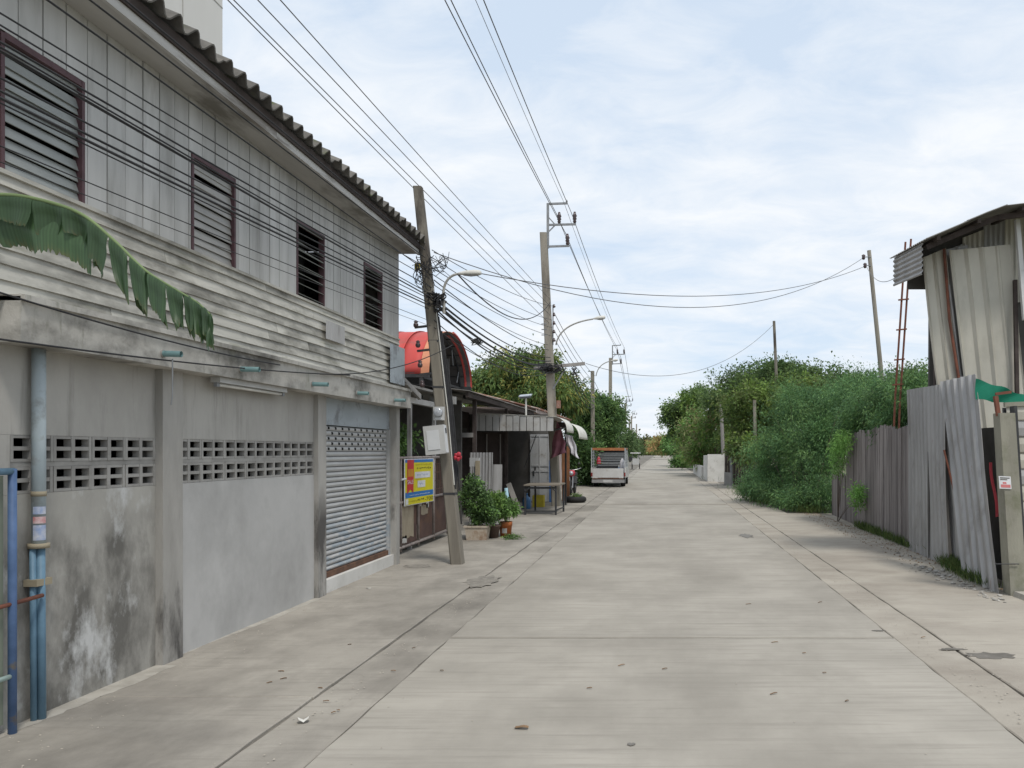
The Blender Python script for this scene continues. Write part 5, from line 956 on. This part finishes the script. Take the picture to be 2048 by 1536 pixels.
for x in (3.75,4.3,4.9,5.8,7): MB().bar(RP(x,10.8)-Vector((0,0,.06)),RP(x,12.4)-Vector((0,0,.06)),.05).build('purlin','darkwood',sh)
for y in (11.0,12.2): MB().bar(RP(3.66,y)-Vector((0,0,.11)),RP(4.62,y)-Vector((0,0,.11)),.05,.07).build('rafter','darkwood',sh); MB().bar(RP(4.62,y)-Vector((0,0,.11)),RP(8,y)-Vector((0,0,.11)),.05,.07).build('rafter','darkwood',sh)
MB().grid(lambda u,v: RP(3.61,12.4-1.35*u)+Vector((.012*math.sin(2*math.pi*v*6),0,-.02-.44*v)),4,48,.003).build('hanging_sheet','tin',sh)
MB().bar((8,YS+.33,0),(8,YS+.33,5.6),.1).build('post','darkwood',sh)
# rusty rebar column
MB().box(4.22,4.26,9.4,11.5,0,1.9).build('gap_shade_panel','dimwall',sh)  # added dark panel standing in for the unlit shed interior behind the gap
rl = thing('rebar_column','rusty tied rebar column sticking up beside the tin shed','rebar',(P(1797,0,14.6).x,14.6,0))
for (pa,pb) in (((1800,800),(1822,478)),((1790,800),(1811,484))):
    a, b = P(*pa,14.6), P(*pb,14.6); MB().tube([Vector((a.x-.09,14.65,0)),a,b],.019,6).build('rod','rustbar',rl)
for py in (538,600,660,720,770): 
    px = 1822-(py-478)*22/322; MB().bar(P(px-17,py,14.58),P(px+4,py-2,14.58),.025).build('tie','rustbar',rl)
# poles on the right
def wood_pole(label, a, b, r0_, r1_, m='pole', extras=None):
    t = thing('wooden_pole', label, 'pole', (a.x,a.y,0)); a = Vector((a.x,a.y,-.05)); MB().tube([a,a.lerp(b,.5),b],[r0_,(r0_+r1_)/2,r1_],8).build('shaft',m,t)
    return t
t = wood_pole('slim pole leaning left above the right-hand bushes', P(1790,1000,22), P(1738,501,22), .075, .055, 'pole')
for (px,py) in ((1727,514),(1730,531)): MB().lathe(P(px,py,21.95),[(.03,-.07),(.05,-.03),(.04,0),(.055,.04),(.02,.07)],8).build('insulator','insul',t,True); MB().bar(P(px,py,21.95),P(1742,py,21.95),.02).build('pin','steel',t)
wood_pole('thin dark pole standing above the middle right trees', P(1562,1000,35), P(1548,642,35), .085, .06, 'poledark')
wood_pole('short timber post beside the white wall', P(1449,960,43), P(1442,808,43), .11, .09, 'plank')
wood_pole('short pale post among the right trees', P(1512,960,34), P(1509,800,34), .08, .07, 'pole')
wood_pole('bent grey pipe post before the dark fence', P(1463,975,38), P(1461,888,38), .06, .05, 'steel')
ww = thing('white_wall','whitewashed garden wall end on the right verge','wall',(P(1431,0,42).x,42,0)); MB().box(P(1415,0,42).x,P(1448,0,42).x,41.9,42.1,-.03,1.43).build('wall_end','wallwhite',ww); MB().box(P(1415,0,42).x,P(1415,0,42).x+.18,42.11,46,-.03,1.35).build('side_wall','wallwhite',ww)
lw = MB().box(P(1397,0,50).x,P(1397,0,50).x+.15,46.2,58,-.03,.72); tag(lw.build('low_wall','wallwhite',origin=(2.4,50,0)),'low pale wall running on beyond the white wall','wall')
df = thing('board_fence','dark brown board fence between white wall and bushes','fence',(3.8,39,0))
for i in range(12): x = P(1450,0,38.5).x+i*.13; MB().box(x,x+.12,38.5+U(-.01,.01),38.53,-.03,1.62+U(-.05,.05)).build('board','darkwood',df)
MB().box(P(1450,0,38.5).x,P(1450,0,38.5).x+1.55,38.54,38.58,.9,1.0).build('rail','darkwood',df); gl = lean_sheet('short grey tin sheet at the foot of the bent post',(P(1449,0,37).x,37.2,0),(P(1463,0,37).x,37,0),(P(1449,0,37).x,37.2,.62),(P(1463,0,37).x,37,.6),.1,.01,'tin')
# ------------------------------------------------------------------ trees and bushes
FE = [(.045,.088,.036),(.055,.105,.04),(.036,.072,.032),(.072,.122,.042)]
plant('feathery_bush','tall feathery dark green bush at the end of the plank fence','bush',(3.9,21.6,0),
  [blob(1620,900,22,75,85,1.1),blob(1660,830,22.5,80,70,1.1),blob(1590,850,23.5,70,75,1.0),blob(1640,980,21,48,50,.6),blob(1555,925,24.5,60,60,1.0),blob(1545,965,24.5,45,32,.8),blob(1720,800,21.5,70,50,1.0),blob(1508,968,26,30,24,.6),blob(1600,1000,21.5,45,26,.6),blob(1570,985,23,50,28,.7),blob(1530,985,25.5,45,18,.6)], 3000,46,.16,.085,.020,FE,[(3.95,21.0),(4.15,21.6),(3.7,22.3)],droop=.5,up=.6,tr=.03,branches=14)
plant('feathery_bush','feathery bush spilling over the top of the plank fence','bush',(4.9,16.6,0),[blob(1770,800,16.6,55,50,.8),blob(1720,830,18,45,40,.8),blob(1830,785,15,36,30,.6),blob(1790,840,15.6,48,28,.3)],950,42,.13,.075,.018,FE,[(4.9,16.4),(5.0,15.2)],droop=.5,up=.6,tr=.03)
plant('vine','light green creeper hanging over the plank fence top','vine',(4.02,18.2,0),[((4.0,18.0,1.45),(.10,.5,.42)),((3.97,17.4,1.75),(.08,.5,.2)),((4.0,16.3,.62),(.05,.35,.25))],70,22,.07,.06,.022,[(.08,.16,.04),(.10,.18,.05)],tr=.01,droop=.4)
MG = [(.062,.10,.026),(.082,.125,.03),(.05,.082,.028),(.10,.135,.034),(.075,.092,.036)]
DG = [(.035,.058,.024),(.045,.07,.027),(.055,.08,.03)]
RB = [(.09,.10,.045),(.075,.12,.04),(.11,.095,.05),(.06,.11,.035)]
plant('roadside_tree','bushy bright green tree behind the board fence','tree',(4.2,37,0),[blob(1500,850,36,60,70,1.4),blob(1540,815,35,60,60,1.4),blob(1472,868,46,34,36,1.0),blob(1590,800,34,55,50,1.3),blob(1505,905,34,40,30,.8)],900,38,.22,.14,.06,MG,tr=.10)
plant('roadside_tree','dark flat-topped tree rising behind the thin dark pole','tree',(5.2,44,0),[blob(1545,760,44,55,32,1.8),blob(1585,745,44,40,18,1.4),blob(1480,775,46,50,38,1.6),blob(1450,800,48,35,30,1.3),blob(1640,775,42,60,35,1.8)],850,38,.26,.17,.075,DG+[MG[2]],tr=.12)
plant('roadside_tree','dark trees on the skyline behind the plank fence bushes','tree',(9,34,0),[blob(1700,792,33,55,30,1.5),blob(1650,785,34,25,18,.8),blob(1760,785,30,45,30,1.3),blob(1820,772,27,42,30,1.1)],650,36,.2,.14,.06,DG,tr=.12)
plant('roadside_tree','reddish-green tree behind the short timber post','tree',(3.6,50,0),[blob(1440,850,50,55,55,1.6),blob(1400,875,55,45,45,1.6),blob(1470,830,50,40,40,1.4),blob(1410,905,52,35,28,1.0)],850,38,.28,.17,.075,RB+MG[:2],tr=.10)
plant('roadside_tree','open-branched tree at the far end of the right greenery','tree',(3.4,66,0),[blob(1388,805,64,30,26,1.4),blob(1352,825,66,22,18,1.2),blob(1405,790,64,18,14,1.0),blob(1372,850,66,42,32,1.5)],520,34,.26,.22,.10,DG+MG[:2],tr=.10)
plant('roadside_bush','low lush bush overhanging the right road edge far off','bush',(2.6,80,0),[blob(1352,890,86,20,26,1.6),blob(1372,905,80,28,24,1.5),blob(1395,910,70,22,22,1.2),blob(1362,925,76,18,9,.8)],520,34,.26,.24,.11,[(.055,.105,.03),(.07,.125,.036),(.045,.085,.028)],tr=.06)
plant('roadside_bush','yellowish scrub at the far road end on the right','bush',(5,150,0),[blob(1330,890,150,22,16,3),blob(1316,893,190,20,10,4)],260,30,.5,.40,.20,[(.14,.13,.05),(.11,.14,.05),(.17,.11,.05)],tr=.08)
MGO = [(.06,.09,.026),(.045,.075,.025),(.085,.098,.028),(.036,.06,.023),(.05,.08,.025),(.12,.115,.032)]
plant('mango_tree','rounded mango tree with yellowing leaves behind the shack','tree',(-6.2,36,0),[blob(1010,765,36,60,45,2.0),blob(1060,755,36,60,42,2.0),blob(960,790,35,40,35,1.5),blob(1110,785,35,50,48,1.6),blob(1030,810,35,85,35,1.8)],1400,40,.24,.20,.07,MGO,tr=.16,droop=.5,up=.1)
plant('roadside_tree','dark leafy tree shading the pickup truck','tree',(-3.6,40,0),[blob(1165,850,40,32,50,1.2),blob(1205,860,42,40,42,1.4),blob(1175,930,38,28,45,1.0),blob(1220,830,44,25,28,1.0),blob(1190,815,42,30,28,1.1),blob(1150,905,37,20,45,.8)],1100,38,.2,.16,.065,[(.036,.066,.024),(.05,.088,.028),(.03,.055,.022),(.062,.1,.03)],tr=.11)
plant('roadside_bush','far hedge along the left road edge behind the pickup','bush',(-6.5,90,0),[blob(1250,890,90,12,24,2),blob(1262,895,120,12,18,3),blob(1276,898,160,10,13,3)],220,28,.4,.32,.15,DG,tr=.05)
# far skyline and bank
p_, d_, c_ = crown_points([((x, 330+U(-20,20), 3.0+U(0,2.5)), (9,6,3.4)) for x in range(-220,230,13)], 2600, 16, .8)
fo = bpy.data.objects.new('far_trees', leaf_mesh('far_trees', p_, d_, 1.1, .7, leaf_cols(c_, [(.10,.12,.05),(.07,.10,.05),(.13,.13,.06)]))); COL.objects.link(fo); struct(fo,'stuff'); fo['label'] = 'low far tree line closing the end of the street'
struct(MB().box(-80,80,295,296,-.06,.7).build('grass_bank','dirt',origin=(0,295,0)))
ew = MB().hexa([(-8,300,0),(16,300,0),(16,301,0),(-8,301,0)],[(-8,300,3.0),(16,300,2.6),(16,301,2.6),(-8,301,3.0)]); tag(ew.build('far_wall','oliveroof',origin=(0,300,0)),'low orange-brown wall at the far end of the road','wall')
# ------------------------------------------------------------------ banana leaf reaching in from the left
bn = thing('banana_plant','torn green banana leaf reaching in before the shophouse wall','plant',(-4.15,3.15,0))
YL = 3.55
rib_px = [(-190,425),(-90,402),(0,390),(80,400),(160,427),(225,478),(290,540),(350,578),(395,605),(424,632)]
rib = [P(x,y,YL+.10*math.sin(i*.4)-.02*i) for i,(x,y) in enumerate(rib_px)]
cr = [Vector((-4.15,3.15,1.9)), Vector((-4.0,3.25,2.55))]+rib
def catmull(ps, k=10):
    out = []
    for i in range(len(ps)-1):
        a,b,c_,d = ps[max(i-1,0)],ps[i],ps[i+1],ps[min(i+2,len(ps)-1)]
        for j in range(k): t = j/k; out.append(.5*((2*b)+(c_-a)*t+(2*a-5*b+4*c_-d)*t*t+(3*b-a-3*c_+d)*t**3))
    return out+[ps[-1]]
sp = catmull(cr, 8); MB().tube(sp, [.013*(1-i/len(sp))+.002 for i in range(len(sp))], 8).build('midrib','bananarib',bn,True)
rs = catmull(rib, 12); nr_ = len(rs); random.seed(14)
def strip(i0, i1, side, length, sway, curl, taper=.55):
    ph = U(0,6)
    def fnc(u, v):
        q = i0+(i1-i0)*u; k = min(int(q), nr_-2); p = rs[k].lerp(rs[k+1], q-k); t = (rs[k+1]-rs[k]).normalized()
        l_ = length*(.95+.10*math.sin(u*3.0+ph)-.12*abs(u-.35)); a = (R(18)+R(62)*min(1, v*2.4)) if side < 0 else R(20)+R(66)*min(1, v*1.8)
        out = Vector((0,-1,0)) if side < 0 else Vector((0,1,0))
        pp = p+t*((.5-u)*taper*v**2.5*(i1-i0)*.016)
        fold = .012*math.sin(u*math.pi*2+ph)*v+curl*math.sin(u*math.pi)*v
        return pp+(out*(math.cos(a)*.5)+Vector((0,0,-1))*math.sin(a))*(l_*v)+t*(sway*v*v*l_)+Vector((0,1,0))*fold+Vector((0,0,.006))*math.sin(u*math.pi)
    nu = max(6, int((i1-i0)*2)); rag = [1-abs(random.gauss(0,.05)) for _ in range(nu+1)]
    ob = MB().grid(lambda u, v: fnc(u, v*rag[round(u*nu)]), nu, 10).build('leaf_blade', 'banana', bn, True)
    ca = ob.data.color_attributes.new('Col', 'FLOAT_COLOR', 'POINT'); tn = U(.85,1.2); cl = []
    for a in range(nu+1):
        k = tn*(1.18 if a % 2 else .88)*U(.9,1.1)
        for b in range(11):
            dry = max(0, b-8.5)*.25*(U(0,1) > .5); cl += [min(1,.060*k+.14*dry), min(1,.110*k+.03*dry), .050*k, 1]
    ca.data.foreach_set('color', cl)
for side in (1, -1):
    i = 0.0
    while i < nr_-1.5:
        f = i/nr_
        if side > 0: w, ln_, tp_, gap = (U(16,22), U(.27,.30), .08, 0) if f < .42 else ((U(4,7), U(.17,.27), .45, U(1.5,4)) if f < .72 else (U(5,8), U(.17,.2), .3, U(0,1)))
        else: w, ln_, tp_, gap = (U(8,12), U(.14,.18), .3, .02) if f < .45 else ((U(4,8), U(.15,.24), .35, U(0,.8)) if f < .75 else (U(4,6), U(.14,.19), .3, U(0,.3)))
        j = min(i+w, nr_-1.01); strip(i, j, side, ln_, U(-.05,.15)+(.12 if f > .5 else 0), U(-.03,.03), tp_); i = j+gap
MB().tube([(-4.15,3.15,-.02),(-4.16,3.14,.9),(-4.15,3.15,2.0)],[.11,.09,.05],12).build('pseudostem','stem',bn,True)
# ------------------------------------------------------------------ rubble, grass, litter
random.seed(77)
def stone_mesh(k):
    mb = MB(); n = 6; vs = []
    for z, r in ((0,.8),(.35,1.0),(.7,.65)):
        for a in range(n): vs.append((math.cos(2*math.pi*a/n)*r*U(.75,1.15), math.sin(2*math.pi*a/n)*r*U(.75,1.15), z*U(.8,1.2)))
    mb.add(vs,[(i*n+q,i*n+(q+1)%n,(i+1)*n+(q+1)%n,(i+1)*n+q) for i in range(2) for q in range(n)]+[tuple(range(n-1,-1,-1)),tuple(2*n+q for q in range(n))]); me = mb.mesh('stone'); me.materials.append(M['stone']); return me
sm = [stone_mesh(k) for k in range(5)]
spots = [(1870,1145,24,.16),(1905,1160,40,.2),(1850,1138,16,.12),(1975,1192,26,.14),(1690,1062,14,.25),(1800,1108,12,.2)]
for px,py,n,sp_ in spots:
    c_ = G(px,py)
    for _ in range(n):
        o = bpy.data.objects.new('stone', random.choice(sm)); COL.objects.link(o); s_ = abs(random.gauss(0,.013))+.008; o.scale = (s_*1.3,s_,s_*.8); o.rotation_euler = (U(-.2,.2),U(-.2,.2),U(0,6))
        o.location = (min(c_.x+random.gauss(0,sp_*.5), fx(c_.y)-.04), c_.y+random.gauss(0,sp_*1.8), .002); tag(o,'small grey rubble stone lying at the foot of the right fence','stone','rubble along the right fence')
def grass(name, label, spots, n, h, pal):
    pts=[]; dr=[]; 
    for (x,y,rx,ry) in spots:
        pts.append(np.column_stack([rng.normal(x,rx,n),rng.normal(y,ry,n),np.zeros(n)+.002])); dr.append(np.column_stack([rng.normal(0,.35,n),rng.normal(0,.35,n),np.ones(n)]))
    p = np.concatenate(pts); me = leaf_mesh(name,p,np.concatenate(dr),h,.009,leaf_cols(np.arange(len(p))//6,pal),.1); o = bpy.data.objects.new(name,me); COL.objects.link(o); struct(o,'stuff'); o['label'] = label
grass('grass','rough grass growing along the foot of the right fence',[(fx(y_)-.03+.03*k_,y_,.05,.28) for k_,y_ in enumerate((16.2,15.2,14.2,13.6,13.0,12.3))]+[(3.98,11.0,.06,.15),(3.9,10.4,.07,.22),(3.84,9.7,.06,.2)],420,.16,[(.10,.15,.045),(.13,.17,.055),(.07,.12,.035)])
grass('grass','tall grass under the feathery bush',[(3.4,24,.35,.7),(3.55,26,.3,1.0),(3.3,30,.35,2),(3.9,21,.25,.4),(2.9,44.5,.2,1.2)],700,.24,[(.09,.14,.04),(.12,.16,.05)])
gb = np.column_stack([rng.uniform(-30,40,5000),rng.uniform(291,295,5000),np.zeros(5000)]); me = leaf_mesh('grass',gb,np.column_stack([rng.normal(0,.3,5000),rng.normal(0,.3,5000),np.ones(5000)]),1.2,.6,leaf_cols(np.arange(5000)//5,[(.16,.19,.06),(.13,.16,.05)]),.1); o = bpy.data.objects.new('grass',me); COL.objects.link(o); struct(o,'stuff'); o['label'] = 'bright grass strip at the far road end'
def litter(name, px, py, w, l_, m, lab, cat, group=None, rz=0, curl=.004):
    c_ = G(px,py); c_.z = .004; mb = MB()
    mb.grid(lambda u,v: c_+Matrix.Rotation(rz,3,'Z')@Vector(((u-.5)*w*(1-.8*abs(v-.5)**1.6), (v-.5)*l_, .003+curl*abs(u-.5)*2+curl*.5*math.sin(v*5))), 4, 5, .001); return tag(mb.build(name,m,origin=c_),lab,cat,group)
litter('paper_scrap',607,1444,.07,.06,'paper','crumpled white paper scrap on the left gutter','litter',rz=.4,curl=.02)
litter('paper_scrap',737,1178,.05,.05,'paper','small white scrap near the shutter plinth','litter',rz=1)
litter('dry_leaf',1043,1458,.035,.08,'dryleaf','curled brown leaf on the road at the bottom middle','leaf',rz=1.4,curl=.008)
for px,py in ((700,1292),(560,1344),(540,1367),(566,1360),(640,1375),(668,1425),(675,1424),(655,1404),(1690,1403),(1640,1205),(1495,1212),(1612,1310),(1548,1286),(1330,1341),(1545,1388),(1650,1350),(1240,1330),(1180,1380),(790,1345),(830,1295),(880,1345),(1850,1275)):
    litter('dry_leaf',px+U(-4,4),py+U(-3,3),.010,U(.025,.06),'dryleaf','tiny dry leaf or twig scattered on the concrete','leaf','dry leaves scattered on the concrete',rz=U(.9,2.2))

random.seed(91)
def dust_strip(x0, x1, y0, y1, m, lab):
    n = int((y1-y0)/.06); a = []; b = []; w = .5
    for i in range(n+1):
        y = y0+(y1-y0)*i/n; w = min(1, max(.12, w+U(-.16,.16))); a.append((x0, y, .0065)); b.append((x0+(x1-x0)*w, y, .0055))
    mb = MB(); mb.add(a+b, [(i, n+1+i, n+2+i, i+1) for i in range(n)]); o = mb.build('dust', m, origin=(x0,(y0+y1)/2,.006)); struct(o, 'stuff'); o['label'] = lab
dust_strip(XW, XW+.16, 3.9, 5.95, 'dust', 'pale dust lying along the foot of the stained wall')
dust_strip(XW, XW+.09, 6.21, 8.66, 'dust', 'pale dust lying along the foot of the smooth wall')
def grit(lab, x0, x1, y0, y1, n, r, m='stone'):
    mb = MB()
    for _ in range(n):
        x = x0+(x1-x0)*U(0,1)**2; y = U(y0,y1); q = r*U(.4,1.4); z = .005
        mb.add([(x-q,y-q*U(.5,1),z),(x+q,y-q*U(.4,1),z),(x+q*U(.3,1),y+q,z),(x-q*U(.3,1),y+q*U(.4,1),z),(x,y,z+q*U(.5,1))],[(0,1,4),(1,2,4),(2,3,4),(3,0,4)])
    o = mb.build('grit', m, origin=(x0,y0,0)); struct(o,'stuff'); o['label'] = lab
grit('fine grit along the foot of the shophouse wall', -3.74, -3.2, 4, 11.3, 400, .005, 'gravel')
grit('fine grit lying in the left gutter', -2.0, -2.3, 2, 24, 700, .005, 'gravel'); grit('fine grit lying in the right gutter', 2.1, 2.5, 3, 24, 700, .006, 'gravel')
grit('gravel along the foot of the right fence', 4.0, 3.3, 9.2, 20, 900, .010, 'gravel')
grit('brown leaf litter along the foot of the right fence', 4.0, 3.5, 9.2, 22, 700, .012, 'dryleaf')
grit('scattered grit on the road slabs', -1.7, 1.9, 2, 22, 260, .004, 'gravel')
